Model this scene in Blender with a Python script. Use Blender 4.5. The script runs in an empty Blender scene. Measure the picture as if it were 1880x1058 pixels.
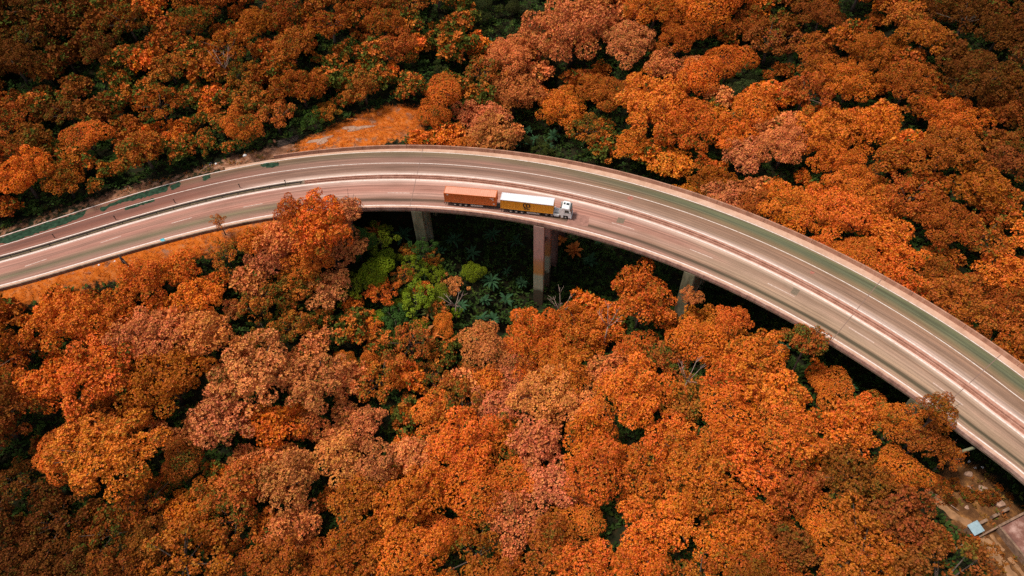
import bpy, bmesh, math, random
import numpy as np
from mathutils import Matrix, Vector
random.seed(7); rng = np.random.default_rng(7)
S = bpy.context.scene
COL = S.collection

# ------------------------------------------------------------------ camera, sky, sun, exposure
W0, H0, FPX = 1880.0, 1058.0, 1294.0
CAM_Z, PITCH, ROLL = 115.5, math.radians(51.0), math.radians(-2.0)
cp, sp, cr, sr = math.cos(PITCH), math.sin(PITCH), math.cos(ROLL), math.sin(ROLL)
FWD = np.array([0, cp, -sp]); UP0 = np.array([0, sp, cp]); R0 = np.array([1.0, 0, 0])
RIGHT = cr*R0 + sr*UP0; UP = -sr*R0 + cr*UP0; CAMP = np.array([0, 0, CAM_Z])
cam = bpy.data.cameras.new('camera'); co = bpy.data.objects.new('camera', cam); COL.objects.link(co)
cam.sensor_width = 36; cam.lens = FPX/W0*36; cam.clip_start = 1; cam.clip_end = 6000
co.matrix_world = Matrix([[RIGHT[i], UP[i], -FWD[i], CAMP[i]] for i in range(3)] + [[0, 0, 0, 1]])
S.camera = co
SUN_EL, SUN_AZ = math.radians(67), math.radians(-84)     # azimuth from +y towards +x
w = bpy.data.worlds.new('World'); S.world = w; w.use_nodes = True
nt = w.node_tree; bg = nt.nodes['Background']; sky = nt.nodes.new('ShaderNodeTexSky')
sky.sky_type = 'NISHITA'; sky.sun_disc = False; sky.sun_elevation = SUN_EL; sky.sun_rotation = SUN_AZ
sky.dust_density = 3.0
hs = nt.nodes.new('ShaderNodeHueSaturation'); hs.inputs['Saturation'].default_value = 0.5     # hazy white sky
nt.links.new(sky.outputs[0], hs.inputs['Color']); nt.links.new(hs.outputs[0], bg.inputs[0]); bg.inputs[1].default_value = 0.06
sl = bpy.data.lights.new('sun', 'SUN'); sl.energy = 2.0; sl.angle = math.radians(9); sl.color = (1.0, 0.93, 0.84)
so = bpy.data.objects.new('sun', sl); COL.objects.link(so)
sd = Vector((math.cos(SUN_EL)*math.sin(SUN_AZ), math.cos(SUN_EL)*math.cos(SUN_AZ), math.sin(SUN_EL)))
so.rotation_euler = sd.to_track_quat('Z', 'Y').to_euler(); so.location = (0, 0, 300)
S.view_settings.view_transform = 'Standard'; S.view_settings.look = 'None'
S.view_settings.gamma = 1.0; S.view_settings.use_curve_mapping = False
S.view_settings.exposure = 0.93
S.cycles.max_bounces = 6; S.cycles.diffuse_bounces = 3; S.cycles.transmission_bounces = 3
S.cycles.use_denoising = False

# ------------------------------------------------------------------ geometry helpers
def ray(px, py):
    x = (px-W0/2)/FPX; y = -(py-H0/2)/FPX
    return FWD + x*RIGHT + y*UP
def at(px, py, z=0.0):
    d = ray(px, py); t = (z-CAM_Z)/d[2]
    return CAMP + d*t
def proj(p):
    v = np.asarray(p, float)-CAMP
    f = v@FWD
    return W0/2+FPX*(v@RIGHT)/f, H0/2-FPX*(v@UP)/f

def mat(name):
    m = bpy.data.materials.new(name); m.use_nodes = True
    return m, m.node_tree, m.node_tree.nodes['Principled BSDF']
def N(nt, t, **k):
    n = nt.nodes.new(t)
    for a, b in k.items(): setattr(n, a, b)
    return n
def ramp(nt, src, stops, interp='LINEAR'):
    r = N(nt, 'ShaderNodeValToRGB'); e = r.color_ramp.elements; r.color_ramp.interpolation = interp
    while len(e) < len(stops): e.new(0.5)
    for k, (p, c) in enumerate(stops):
        e[k].position = p; e[k].color = (*c, 1) if len(c) == 3 else c
    if src is not None: nt.links.new(src, r.inputs[0])
    return r.outputs[0]
def mix(nt, f, a, b, mode='MIX'):
    m = N(nt, 'ShaderNodeMix', data_type='RGBA', blend_type=mode)
    for i, v in ((0, f), (6, a), (7, b)):
        if isinstance(v, (int, float)): m.inputs[i].default_value = v
        elif isinstance(v, tuple): m.inputs[i].default_value = (*v, 1)
        else: nt.links.new(v, m.inputs[i])
    return m.outputs[2]
def mth(nt, op, a, b=0.0, clamp=False):
    m = N(nt, 'ShaderNodeMath', operation=op, use_clamp=clamp)
    for i, v in ((0, a), (1, b)):
        if isinstance(v, (int, float)): m.inputs[i].default_value = v
        else: nt.links.new(v, m.inputs[i])
    return m.outputs[0]
def noise(nt, vec, scale, detail=4, rough=0.55, dist=0.0):
    n = N(nt, 'ShaderNodeTexNoise'); n.inputs['Scale'].default_value = scale
    n.inputs['Detail'].default_value = detail; n.inputs['Roughness'].default_value = rough; n.inputs['Distortion'].default_value = dist
    if vec is not None: nt.links.new(vec, n.inputs['Vector'])
    return n.outputs['Fac']
def mapped(nt, vec, scale=(1, 1, 1), loc=(0, 0, 0)):
    m = N(nt, 'ShaderNodeMapping'); m.inputs['Scale'].default_value = scale; m.inputs['Location'].default_value = loc
    nt.links.new(vec, m.inputs['Vector']); return m.outputs[0]
def bump(nt, b, h, s=0.3, d=0.05):
    n = N(nt, 'ShaderNodeBump'); n.inputs['Strength'].default_value = s; n.inputs['Distance'].default_value = d
    nt.links.new(h, n.inputs['Height']); nt.links.new(n.outputs[0], b.inputs['Normal'])

def simple(name, c, rough=0.6, metal=0.0, var=0.18, scale=1.5, spec=0.4):
    m, t, b = mat(name); tc = N(t, 'ShaderNodeTexCoord').outputs['Object']
    n = noise(t, tc, scale, 5)
    lo = tuple(x*(1-var) for x in c); hi = tuple(min(1, x*(1+var)) for x in c)
    t.links.new(ramp(t, n, [(0.3, lo), (0.7, hi)]), b.inputs['Base Color'])
    b.inputs['Roughness'].default_value = rough; b.inputs['Metallic'].default_value = metal
    b.inputs['Specular IOR Level'].default_value = spec
    return m

def tag(o, label=None, cat=None, group=None, kind=None):
    if label: o['label'] = label
    if cat: o['category'] = cat
    if group: o['group'] = group
    if kind: o['kind'] = kind
    return o
def link(name, data, parent=None):
    o = bpy.data.objects.new(name, data); COL.objects.link(o)
    if parent is not None: o.parent = parent
    return o
def empty(name, loc=(0, 0, 0), rz=0.0):
    o = link(name, None); o.location = loc; o.rotation_euler = (0, 0, rz); o.empty_display_size = 1
    return o

class MB:
    """collects shapes and links them as one mesh"""
    def __init__(s): s.v = []; s.f = []; s.uv = []
    def add(s, vs, fs):
        o = len(s.v); s.v += [tuple(map(float, x)) for x in vs]; s.f += [tuple(i+o for i in f) for f in fs]; return s
    def box(s, c, d, rz=0.0, taper=1.0):
        x, y, z = d[0]/2, d[1]/2, d[2]/2; ca, sa = math.cos(rz), math.sin(rz)
        vs = []
        for k, (a, b, e) in enumerate([(-1, -1, -1), (1, -1, -1), (1, 1, -1), (-1, 1, -1), (-1, -1, 1), (1, -1, 1), (1, 1, 1), (-1, 1, 1)]):
            t = taper if e > 0 else 1.0
            px, py = a*x*t, b*y*t
            vs.append((c[0]+px*ca-py*sa, c[1]+px*sa+py*ca, c[2]+e*z))
        return s.add(vs, [(3, 2, 1, 0), (4, 5, 6, 7), (0, 1, 5, 4), (1, 2, 6, 5), (2, 3, 7, 6), (3, 0, 4, 7)])
    def cyl(s, p, q, r, r2=None, n=12):
        p, q = Vector(p), Vector(q); r2 = r if r2 is None else r2
        d = (q-p).normalized(); a = d.orthogonal().normalized(); b = d.cross(a)
        vs = []
        for c, rr in ((p, r), (q, r2)):
            for k in range(n):
                t = 2*math.pi*k/n; vs.append(c + (a*math.cos(t)+b*math.sin(t))*rr)
        fs = [(k, (k+1) % n, n+(k+1) % n, n+k) for k in range(n)] + [tuple(range(n-1, -1, -1)), tuple(range(n, 2*n))]
        return s.add(vs, fs)
    def tube(s, pts, rad, n=6):
        P = [Vector(p) for p in pts]; vs = []; fs = []
        for i, p in enumerate(P):
            d = (P[min(i+1, len(P)-1)]-P[max(i-1, 0)]).normalized()
            a = (Vector((1, 0, 0)) if abs(d.x) < 0.8 else Vector((0, 1, 0))); a = (a-d*a.dot(d)).normalized(); b = d.cross(a)
            for k in range(n):
                t = 2*math.pi*k/n; vs.append(p+(a*math.cos(t)+b*math.sin(t))*rad[i])
        for i in range(len(P)-1):
            for k in range(n): fs.append((i*n+k, i*n+(k+1) % n, (i+1)*n+(k+1) % n, (i+1)*n+k))
        fs.append(tuple(range(n-1, -1, -1))); fs.append(tuple((len(P)-1)*n+k for k in range(n)))
        return s.add(vs, fs)
    def prism(s, outline, y0, y1):
        """outline in x,z extruded along y"""
        n = len(outline)
        vs = [(x, y0, z) for x, z in outline]+[(x, y1, z) for x, z in outline]
        return s.add(vs, [(k, (k+1) % n, n+(k+1) % n, n+k) for k in range(n)]+[tuple(range(n-1, -1, -1)), tuple(range(n, 2*n))])
    def mesh(s, name, m, bevel=0.0, smooth=False):
        me = bpy.data.meshes.new(name); me.from_pydata(s.v, [], s.f)
        bm = bmesh.new(); bm.from_mesh(me)
        if bevel:
            bmesh.ops.bevel(bm, geom=[e for e in bm.edges if e.is_manifold and e.calc_face_angle(0) > 0.5], offset=bevel, segments=2, affect='EDGES', profile=0.6)
        bmesh.ops.recalc_face_normals(bm, faces=bm.faces); bm.to_mesh(me); bm.free()
        if smooth:
            for p in me.polygons: p.use_smooth = True
        me.materials.append(m); return me
    def build(s, name, m, parent=None, bevel=0.0, smooth=False):
        return link(name, s.mesh(name, m, bevel, smooth), parent)

def fast_mesh(name, V, quads, m, tint=None, tris=False):
    """numpy arrays into a mesh"""
    me = bpy.data.meshes.new(name); k = quads.shape[1]; nf = len(quads)
    me.vertices.add(len(V)); me.vertices.foreach_set('co', V.astype(np.float32).ravel())
    me.loops.add(nf*k); me.loops.foreach_set('vertex_index', quads.astype(np.int32).ravel())
    me.polygons.add(nf); me.polygons.foreach_set('loop_start', np.arange(0, nf*k, k, dtype=np.int32))
    me.update(calc_edges=True)
    if tint is not None:
        a = me.attributes.new('tint', 'FLOAT_VECTOR', 'FACE'); a.data.foreach_set('vector', tint.astype(np.float32).ravel())
    me.materials.append(m); me.validate(); return me

# ------------------------------------------------------------------ the curve of the road (surveyed line positions on the deck plane)
PU = [(0,434.8),(151,385.8),(302.6,341),(380,320.1),(507.6,295.1),(635.3,281.6),(763,279.8),(860,284.1),(1080,317.4),(1207.6,348.1),(1335.3,392.8),(1463,447.6),(1560,494.4),(1670,554.1),(1778.7,621),(1880,695)]
PL = [(0,453.6),(151.3,402.5),(302.6,359.8),(380,341.6),(507.6,317.6),(635.3,302.8),(763,299.7),(860,304.8),(1080,339.1),(1207.6,374.1),(1335.3,417),(1463,471.9),(1560,523),(1587,539.7),(1742.5,640.9),(1880,733)]
PM = [(0,472.6),(211.8,404.6),(302.6,379.5),(380,362),(507.6,339.8),(635.3,324),(763,321.4),(860,326.2),(1080,360.8),(1207.6,396.1),(1335.3,443.8),(1463,502.5),(1561.7,570.4),(1742.5,682.5),(1880,769)]
PI_ = [(0,481.7),(211.8,419.7),(380,372.5),(399.4,369.8),(507.6,346.2),(635.3,333.4),(763,331.4),(860,336.5),(1080,374.9),(1207.6,413.2),(1335.3,461.7),(1463,523),(1565,583),(1742,697)]
PB = [(0,525.6),(151.3,480.8),(302.6,437),(399.4,413.6),(431,410),(635.3,378.8),(737.4,379.4),(860,384),(1080,423.4),(1207.6,464.2),(1335.3,520.4),(1380.8,545.1),(1489.3,597.5),(1597.8,664.5),(1699,729.5),(1767.8,783.8),(1865.5,859.7)]
PP = [(592,274.7),(729.8,265.7),(860,270.8),(1080,302.1),(1207.6,332.8),(1335.3,372.3),(1463,426),(1560,473.2),(1706.3,557.8),(1880,668)]
def w2(P, z=0.0): return np.array([at(a, b, z)[:2] for a, b in P])
u = w2(PU); t = np.r_[0, np.cumsum(np.hypot(*np.diff(u, axis=0).T))]
px_, py_ = (np.polyfit(t/t[-1], u[:, i], 6) for i in (0, 1))
tt = np.linspace(0, 1, 700); core = np.stack([np.polyval(px_, tt), np.polyval(py_, tt)], 1)
def extend(A, n, back):
    B = A[::-1] if back else A
    d = B[-1]-B[-40]; d2 = B[-200]-B[-239]
    a1, a0 = math.atan2(d[1], d[0]), math.atan2(d2[1], d2[0])
    k = ((a1-a0+math.pi) % (2*math.pi)-math.pi)/np.hypot(*(B[-20]-B[-220])); k = max(-0.008, min(0.008, k))
    out = [B[-1]]; a = a1
    for _ in range(n): a += k; out.append(out[-1]+np.array([math.cos(a), math.sin(a)]))
    C = np.r_[B, np.array(out[1:])]
    return C[::-1] if back else C
core = extend(extend(core, 70, False), 60, True)
ss = np.r_[0, np.cumsum(np.hypot(*np.diff(core, axis=0).T))]
STEP = 1.0; RS = np.arange(0, ss[-1], STEP)
RP = np.stack([np.interp(RS, ss, core[:, i]) for i in (0, 1)], 1)
tg = np.gradient(RP, axis=0); tg /= np.linalg.norm(tg, axis=1)[:, None]
kern = np.ones(9)/9
tg = np.stack([np.convolve(np.pad(tg[:, i], 4, mode='edge'), kern, 'valid') for i in (0, 1)], 1); tg /= np.linalg.norm(tg, axis=1)[:, None]
RN = np.stack([tg[:, 1], -tg[:, 0]], 1)      # towards the near (inner) side
RT = tg
def sd_of(xy):
    """distance along and across the road for points"""
    xy = np.atleast_2d(xy); out = np.empty((len(xy), 2))
    for k in range(0, len(xy), 4000):
        q = xy[k:k+4000]; D = ((q[:, None, :]-RP[None])**2).sum(2); j = D.argmin(1)
        r = q-RP[j]; out[k:k+4000, 0] = RS[j]+(r*RT[j]).sum(1); out[k:k+4000, 1] = (r*RN[j]).sum(1)
    return out
def offset(P, deg, z=0.0):
    q = sd_of(w2(P, z)); c = np.polyfit(q[:, 0], q[:, 1], deg); lo, hi = q[:, 0].min(), q[:, 0].max()
    return lambda s: np.polyval(c, np.clip(s, lo, hi))
dL, dM, dI, dB = offset(PL, 3), offset(PM, 4), offset(PI_, 4), offset(PB, 4)
dPo = offset(PP, 2, 0.9)
dP = lambda s: np.minimum(dPo(s), -1.2)     # far parapet outer face
dE = lambda s: dB(s)+1.55                     # near parapet outer face
def rp(s, d, z=0.0):
    x = np.interp(s, RS, RP[:, 0])+d*np.interp(s, RS, RN[:, 0]); y = np.interp(s, RS, RP[:, 1])+d*np.interp(s, RS, RN[:, 1])
    return (float(x), float(y), z)
def s_at(px, py, z=0.0): return float(sd_of([at(px, py, z)[:2]])[0, 0])
def heading(s):
    return math.atan2(float(np.interp(s, RS, RT[:, 1])), float(np.interp(s, RS, RT[:, 0])))
S_END = RS[-1]-1; S_ABN = s_at(600, 385); S_ABF = s_at(770, 270); S_MED = s_at(560, 335)

def strip(name, fa, fb, z, s0, s1, m, nu=1, step=1.0, parent=None):
    """flat sheet between two offset functions with uv (metres along, 0..1 across)"""
    n = max(2, int((s1-s0)/step)+1); sv = np.linspace(s0, s1, n); V = []; UV = []
    for s in sv:
        a, b = (float(f(s)) if callable(f) else f for f in (fa, fb))
        for k in range(nu+1):
            V.append(rp(s, a+(b-a)*k/nu, z)); UV.append((s, k/nu))
    F = [(i*(nu+1)+k, (i+1)*(nu+1)+k, (i+1)*(nu+1)+k+1, i*(nu+1)+k+1) for i in range(n-1) for k in range(nu)]
    F = [f[::-1] for f in F]
    me = bpy.data.meshes.new(name); me.from_pydata(V, [], F); ul = me.uv_layers.new(name='uv')
    for l in me.loops: ul.data[l.index].uv = UV[l.vertex_index]
    me.materials.append(m)
    o = link(name, me, parent)
    if me.polygons[0].normal.z < 0: me.flip_normals()
    return o
def sweep(name, prof, s0, s1, m, parent=None, step=1.0, flush=True):
    """closed profile [(offset function, z)] swept along the road"""
    n = max(2, int((s1-s0)/step)+1); k = len(prof); V = []; F = []; UV = []
    for s in np.linspace(s0, s1, n):
        for j, (f, z) in enumerate(prof):
            V.append(rp(s, float(f(s)) if callable(f) else f, z(s) if callable(z) else z)); UV.append((s, j/k))
    for i in range(n-1):
        for j in range(k): F.append((i*k+j, i*k+(j+1) % k, (i+1)*k+(j+1) % k, (i+1)*k+j))
    F.append(tuple(range(k-1, -1, -1))); F.append(tuple((n-1)*k+j for j in range(k)))
    me = bpy.data.meshes.new(name); me.from_pydata(V, [], F)
    ul = me.uv_layers.new(name='uv')
    for l in me.loops: ul.data[l.index].uv = UV[l.vertex_index]
    bm = bmesh.new(); bm.from_mesh(me); bmesh.ops.recalc_face_normals(bm, faces=bm.faces); bm.to_mesh(me); bm.free()
    me.materials.append(m); return link(name, me, parent)

# ------------------------------------------------------------------ terrain
GP = [(0,600,-6),(0,800,-14),(0,1050,-20),(300,620,-10),(300,850,-18),(300,1050,-22),(400,480,-4),(560,470,-8),(600,560,-14),(640,440,-12),(600,800,-22),(600,1050,-24),
(768,447,-11.5),(700,440,-10),(800,480,-17),(760,510,-17),(760,620,-28),(900,480,-33),(900,600,-32),(985,560,-32),(900,800,-27),(900,1050,-26),(1150,480,-28),(1150,620,-22),(1150,850,-21),(1200,1050,-24),
(1280,560,-18),(1330,620,-14),(1400,600,-17),(1450,700,-12),(1450,750,-13),(1500,950,-17),(1560,720,-10),(1650,780,-9),(1750,900,-10),(1850,950,-9),(1860,1050,-9),(1700,690,-13),(1880,860,-11),(1600,1050,-16),
(0,330,0),(0,150,7),(0,0,15),(250,270,0.5),(250,100,9),(250,0,15),(480,250,0),(480,100,6),(500,0,12),(640,230,-0.2),(720,220,-0.4),(760,250,-1),(700,100,2),
(850,250,-10),(850,120,-8),(850,0,0),(980,260,-26),(980,150,-20),(980,0,-8),(1100,270,-18),(1150,150,-11),(1100,0,0),(1300,310,-15),(1300,150,-9),(1350,0,1),
(1380,180,-18),(1500,390,-14),(1500,200,-6),(1550,0,6),(1700,500,-13),(1700,300,-5),(1750,100,6),(1880,580,-13),(1880,300,-1),(1880,0,12),(930,400,-31),(1100,430,-28),(775,390,-11),(860,390,-22)]
gp = np.array([[*at(a, b, z)[:2], z] for a, b, z in GP])
ABN_XY = None
def ground(xy):
    xy = np.atleast_2d(np.asarray(xy, float)); out = np.empty(len(xy))
    for k in range(0, len(xy), 5000):
        q = xy[k:k+5000]; D2 = ((q[:, None, :]-gp[None, :, :2])**2).sum(2)
        m = D2.min(1)[:, None]
        wgt = np.exp(-(D2-m)/(2*13.0**2))+1e-4*np.exp(-(D2-m)/(2*60.0**2))
        out[k:k+5000] = (wgt*gp[None, :, 2]).sum(1)/wgt.sum(1)
    out += 1.1*np.sin(xy[:, 0]*0.13+1.3)*np.sin(xy[:, 1]*0.11)+0.5*np.sin(xy[:, 0]*0.31)*np.sin(xy[:, 1]*0.27+0.5)
    q = sd_of(xy); s, d = q[:, 0], q[:, 1]
    e = dE(s); mid = (e+dP(s))/2; half = (e-dP(s))/2
    lat = np.abs(d-mid)-half                   # metres outside the deck edge
    far = d < mid
    end = np.where(far, S_ABF-4, S_ABN-6)
    reach = np.where(far, 5.5, 1.6)
    k1 = 1-np.clip((lat-reach)/9.0, 0, 1); k1 = k1*k1*(3-2*k1)
    k2 = 1-np.clip((s-end)/9.0, 0, 1); k2 = k2*k2*(3-2*k2)
    k = k1*k2
    out = out*(1-k)+(-0.22)*k
    # always stay under the deck
    under = (lat < 1.0) & (s > end)
    out = np.where(lat < 0.6, np.minimum(out, np.where(s < np.minimum(S_ABN, S_ABF)-6, -0.22, -0.22-1.6*np.clip((s-(np.minimum(S_ABN, S_ABF)-6))/8, 0, 1))), out)
    return out
HGT = {}
def g1(x, y):
    if not HGT: return float(ground([(x, y)])[0])
    u_, v_ = (x+300)/3.0, (y+20)/3.0; A = HGT['a']
    if not (0 <= u_ < A.shape[1]-1 and 0 <= v_ < A.shape[0]-1): return float(ground([(x, y)])[0])
    i, j = int(u_), int(v_); a, b = u_-i, v_-j
    return float(A[j, i]*(1-a)*(1-b)+A[j, i+1]*a*(1-b)+A[j+1, i]*(1-a)*b+A[j+1, i+1]*a*b)
def land(px, py, h=0.0):
    """point of the terrain (plus h) seen at a place of the survey photo"""
    z = -8.0
    for _ in range(40):
        p = at(px, py, z); zn = g1(p[0], p[1])+h; z += 0.5*(zn-z)
    p = at(px, py, z); return Vector((p[0], p[1], g1(p[0], p[1])))

def inpoly(P, poly):
    P = np.atleast_2d(P); x, y = P[:, 0], P[:, 1]; r = np.zeros(len(P), bool); n = len(poly)
    for i in range(n):
        (x1, y1), (x2, y2) = poly[i], poly[(i+1) % n]
        c = ((y1 > y) != (y2 > y)) & (x < (x2-x1)*(y-y1)/((y2-y1) if y2 != y1 else 1e-9)+x1); r ^= c
    return r
BANK = [(-250,640),(0,527),(140,486),(300,442),(392,420),(520,398),(560,420),(400,462),(300,492),(180,525),(60,560),(-250,660)]
TRI = [(520,285),(545,262),(600,240),(660,212),(730,192),(775,192),(770,262),(700,268),(600,276)]
VERGE = [(-200,480),(0,422),(150,372),(300,326),(420,292),(530,258),(570,275),(500,295),(380,318),(0,434),(-200,492)]
CLEAR = [(1705,868),(1738,838),(1770,838),(1850,905),(1885,935),(2050,1020),(2050,1200),(1870,1200),(1815,1058),(1765,990),(1712,930)]
hx, hy = np.arange(-300, 301, 3.0), np.arange(-20, 361, 3.0)
_X, _Y = np.meshgrid(hx, hy); HGT['a'] = ground(np.stack([_X.ravel(), _Y.ravel()], 1)).reshape(len(hy), len(hx))
def to_world_poly(P):
    return [tuple(land(a, b)[:2]) for a, b in P]
ZONES = {k: to_world_poly(v) for k, v in dict(bank=BANK, tri=TRI, verge=VERGE, clear=CLEAR).items()}

gx = np.r_[-2600, -1500, -800, -450, np.arange(-300, 301, 3.0), 450, 800, 1500, 2600]
gy = np.r_[-2600, -1500, -800, -300, -120, -60, np.arange(-20, 361, 3.0), 450, 700, 1200, 2600]
X, Y = np.meshgrid(gx, gy); XY = np.stack([X.ravel(), Y.ravel()], 1)
inner = (np.abs(XY[:, 0]) < 420) & (XY[:, 1] < 440) & (XY[:, 1] > -130)
Z = np.full(len(XY), 8.0); Z[inner] = ground(XY[inner])
nx, ny = len(gx), len(gy)
q = np.array([(j*nx+i, j*nx+i+1, (j+1)*nx+i+1, (j+1)*nx+i) for j in range(ny-1) for i in range(nx-1)])
mg, t, b = mat('forest_floor')
tc = N(t, 'ShaderNodeTexCoord').outputs['Object']
n1, n2, n3 = noise(t, tc, 0.12, 6), noise(t, tc, 0.9, 6, 0.65), noise(t, tc, 4.0, 4)
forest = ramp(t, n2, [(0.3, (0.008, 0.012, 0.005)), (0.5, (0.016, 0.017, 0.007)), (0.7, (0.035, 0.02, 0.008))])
gr = mix(t, 0.45, ramp(t, n2, [(0.3, (0.30, 0.06, 0.006)), (0.5, (0.50, 0.115, 0.010)), (0.72, (0.62, 0.26, 0.09))]), ramp(t, n3, [(0.3, (0.26, 0.05, 0.006)), (0.6, (0.56, 0.13, 0.010))]))
dark_dirt = ramp(t, noise(t, tc, 0.5, 7, 0.7), [(0.3, (0.05, 0.022, 0.009)), (0.5, (0.11, 0.048, 0.018)), (0.62, (0.22, 0.095, 0.03)), (0.75, (0.42, 0.20, 0.06))])
dirt = ramp(t, noise(t, tc, 0.6, 7, 0.7), [(0.28, (0.10, 0.045, 0.02)), (0.5, (0.22, 0.095, 0.05)), (0.7, (0.40, 0.23, 0.15))])
at_ = N(t, 'ShaderNodeAttribute', attribute_name='zone'); sx = N(t, 'ShaderNodeSeparateXYZ'); t.links.new(at_.outputs['Vector'], sx.inputs[0])
brk = mth(t, 'MULTIPLY', mth(t, 'SUBTRACT', n2, 0.5), 1.4)
f1 = ramp(t, mth(t, 'ADD', sx.outputs[0], brk), [(0.4, (0, 0, 0)), (0.62, (1, 1, 1))])
f2 = ramp(t, mth(t, 'ADD', sx.outputs[1], brk), [(0.4, (0, 0, 0)), (0.62, (1, 1, 1))])
f3 = ramp(t, mth(t, 'ADD', sx.outputs[2], brk), [(0.4, (0, 0, 0)), (0.62, (1, 1, 1))])
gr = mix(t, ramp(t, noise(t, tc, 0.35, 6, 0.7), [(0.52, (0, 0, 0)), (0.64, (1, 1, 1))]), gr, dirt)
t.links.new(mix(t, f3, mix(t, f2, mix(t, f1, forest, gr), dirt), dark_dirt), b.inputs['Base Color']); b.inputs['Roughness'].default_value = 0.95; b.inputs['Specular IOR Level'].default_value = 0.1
bump(t, b, n3, 0.5, 0.25)
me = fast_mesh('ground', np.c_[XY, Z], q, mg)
zg = (inpoly(XY, ZONES['bank']) | inpoly(XY, ZONES['tri'])).astype(float)
zd = inpoly(XY, ZONES['verge']).astype(float); zc_ = inpoly(XY, ZONES['clear']).astype(float)
def blur(a):
    A = a.reshape(ny, nx); B = A.copy(); P = np.pad(A, 1, mode='edge')
    return ((P[:-2, 1:-1]+P[2:, 1:-1]+P[1:-1, :-2]+P[1:-1, 2:]+2*A)/6).ravel()
zg, zd, zc_ = blur(zg), blur(zd), blur(zc_)
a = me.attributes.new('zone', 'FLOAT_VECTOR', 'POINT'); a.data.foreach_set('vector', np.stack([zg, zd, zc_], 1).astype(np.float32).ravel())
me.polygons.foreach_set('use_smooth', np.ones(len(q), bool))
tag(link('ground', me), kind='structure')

# ------------------------------------------------------------------ materials of the road
def road_mat(name, worn, prof_a, prof_b, s_a, s_b, prof_c=None, s_c=None, s_d=None):
    """profile of wear across the carriageway, changing from a to b (to c) along it; streaked along the wheel tracks"""
    m, t, b = mat(name); uv = N(t, 'ShaderNodeUVMap', uv_map='uv').outputs[0]
    sx = N(t, 'ShaderNodeSeparateXYZ'); t.links.new(uv, sx.inputs[0])
    wob = mth(t, 'MULTIPLY', mth(t, 'SUBTRACT', noise(t, mapped(t, uv, (0.03, 2.0, 1)), 1.0, 3), 0.5), 0.10)
    v = mth(t, 'ADD', sx.outputs[1], wob)
    def along(a, c):
        r = N(t, 'ShaderNodeMapRange', interpolation_type='SMOOTHSTEP'); t.links.new(mth(t, 'ADD', sx.outputs[0], mth(t, 'MULTIPLY', mth(t, 'SUBTRACT', noise(t, mapped(t, uv, (0.05, 3, 1)), 1.0, 3), 0.5), 50.0)), r.inputs[0])
        r.inputs[1].default_value = a; r.inputs[2].default_value = c; return r.outputs[0]
    c = mix(t, along(s_a, s_b), ramp(t, v, prof_a), ramp(t, v, prof_b))
    if prof_c: c = mix(t, along(s_c, s_d), c, ramp(t, v, prof_c))
    st1 = noise(t, mapped(t, uv, (0.02, 22, 1)), 1.0, 6, 0.7)
    st2 = noise(t, mapped(t, uv, (0.10, 9, 1)), 1.0, 5, 0.65)
    fine = noise(t, mapped(t, uv, (1.5, 14, 1)), 2.0, 5, 0.7)
    c = mix(t, 0.85, c, ramp(t, st1, [(0.3, (0.45, 0.38, 0.34)), (0.48, (0.92, 0.88, 0.86)), (0.66, (1.3, 1.24, 1.2))]), 'MULTIPLY')
    st3 = noise(t, mapped(t, uv, (0.012, 60, 1)), 1.0, 3, 0.6)
    c = mix(t, 0.55, c, ramp(t, st3, [(0.34, (0.5, 0.42, 0.36)), (0.5, (1, 1, 1)), (0.64, (1.35, 1.33, 1.3))]), 'MULTIPLY')
    blot = noise(t, mapped(t, uv, (0.07, 3, 1)), 1.0, 6, 0.7)
    c = mix(t, 0.5, c, ramp(t, blot, [(0.32, (0.66, 0.62, 0.56)), (0.5, (1, 1, 1)), (0.7, (1.12, 1.08, 1.05))]), 'MULTIPLY')
    c = mix(t, 0.6, c, ramp(t, st2, [(0.3, (0.72, 0.70, 0.66)), (0.5, (1, 1, 1)), (0.72, (1.2, 1.1, 1.08))]), 'MULTIPLY')
    c = mix(t, 0.5, c, ramp(t, fine, [(0.3, (0.8, 0.8, 0.8)), (0.7, (1.15, 1.15, 1.15))]), 'MULTIPLY')
    c = mix(t, 1.0, c, worn, 'MULTIPLY')
    t.links.new(c, b.inputs['Base Color']); b.inputs['Roughness'].default_value = 0.75; b.inputs['Specular IOR Level'].default_value = 0.3
    bump(t, b, fine, 0.15, 0.02)
    return m
PINK, TAN, RED, OLIVE, GREEN, BRN, PALE = (0.40,0.20,0.155), (0.34,0.205,0.135), (0.25,0.10,0.07), (0.225,0.165,0.09), (0.15,0.16,0.085), (0.185,0.10,0.06), (0.66,0.51,0.45)
far_l = [(0.0, RED), (0.15, BRN), (0.3, RED), (0.48, RED), (0.62, (0.22,0.10,0.075)), (0.8, RED), (1, PINK)]
far_m = [(0.0, OLIVE), (0.2, (0.21,0.15,0.10)), (0.33, (0.30,0.17,0.13)), (0.5, (0.30,0.18,0.14)), (0.65, (0.25,0.15,0.11)), (0.82, (0.33,0.20,0.155)), (0.96, PALE)]
far_r = [(0.0, TAN), (0.08, GREEN), (0.24, (0.13,0.145,0.085)), (0.36, OLIVE), (0.52, TAN), (0.66, (0.29,0.18,0.125)), (0.82, (0.35,0.23,0.165)), (0.97, PALE)]
near_l = [(0.0, PALE), (0.13, PINK), (0.3, (0.36,0.20,0.155)), (0.45, PINK), (0.58, (0.27,0.17,0.12)), (0.70, (0.17,0.145,0.085)), (0.82, (0.27,0.17,0.125)), (1, PINK)]
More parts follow.
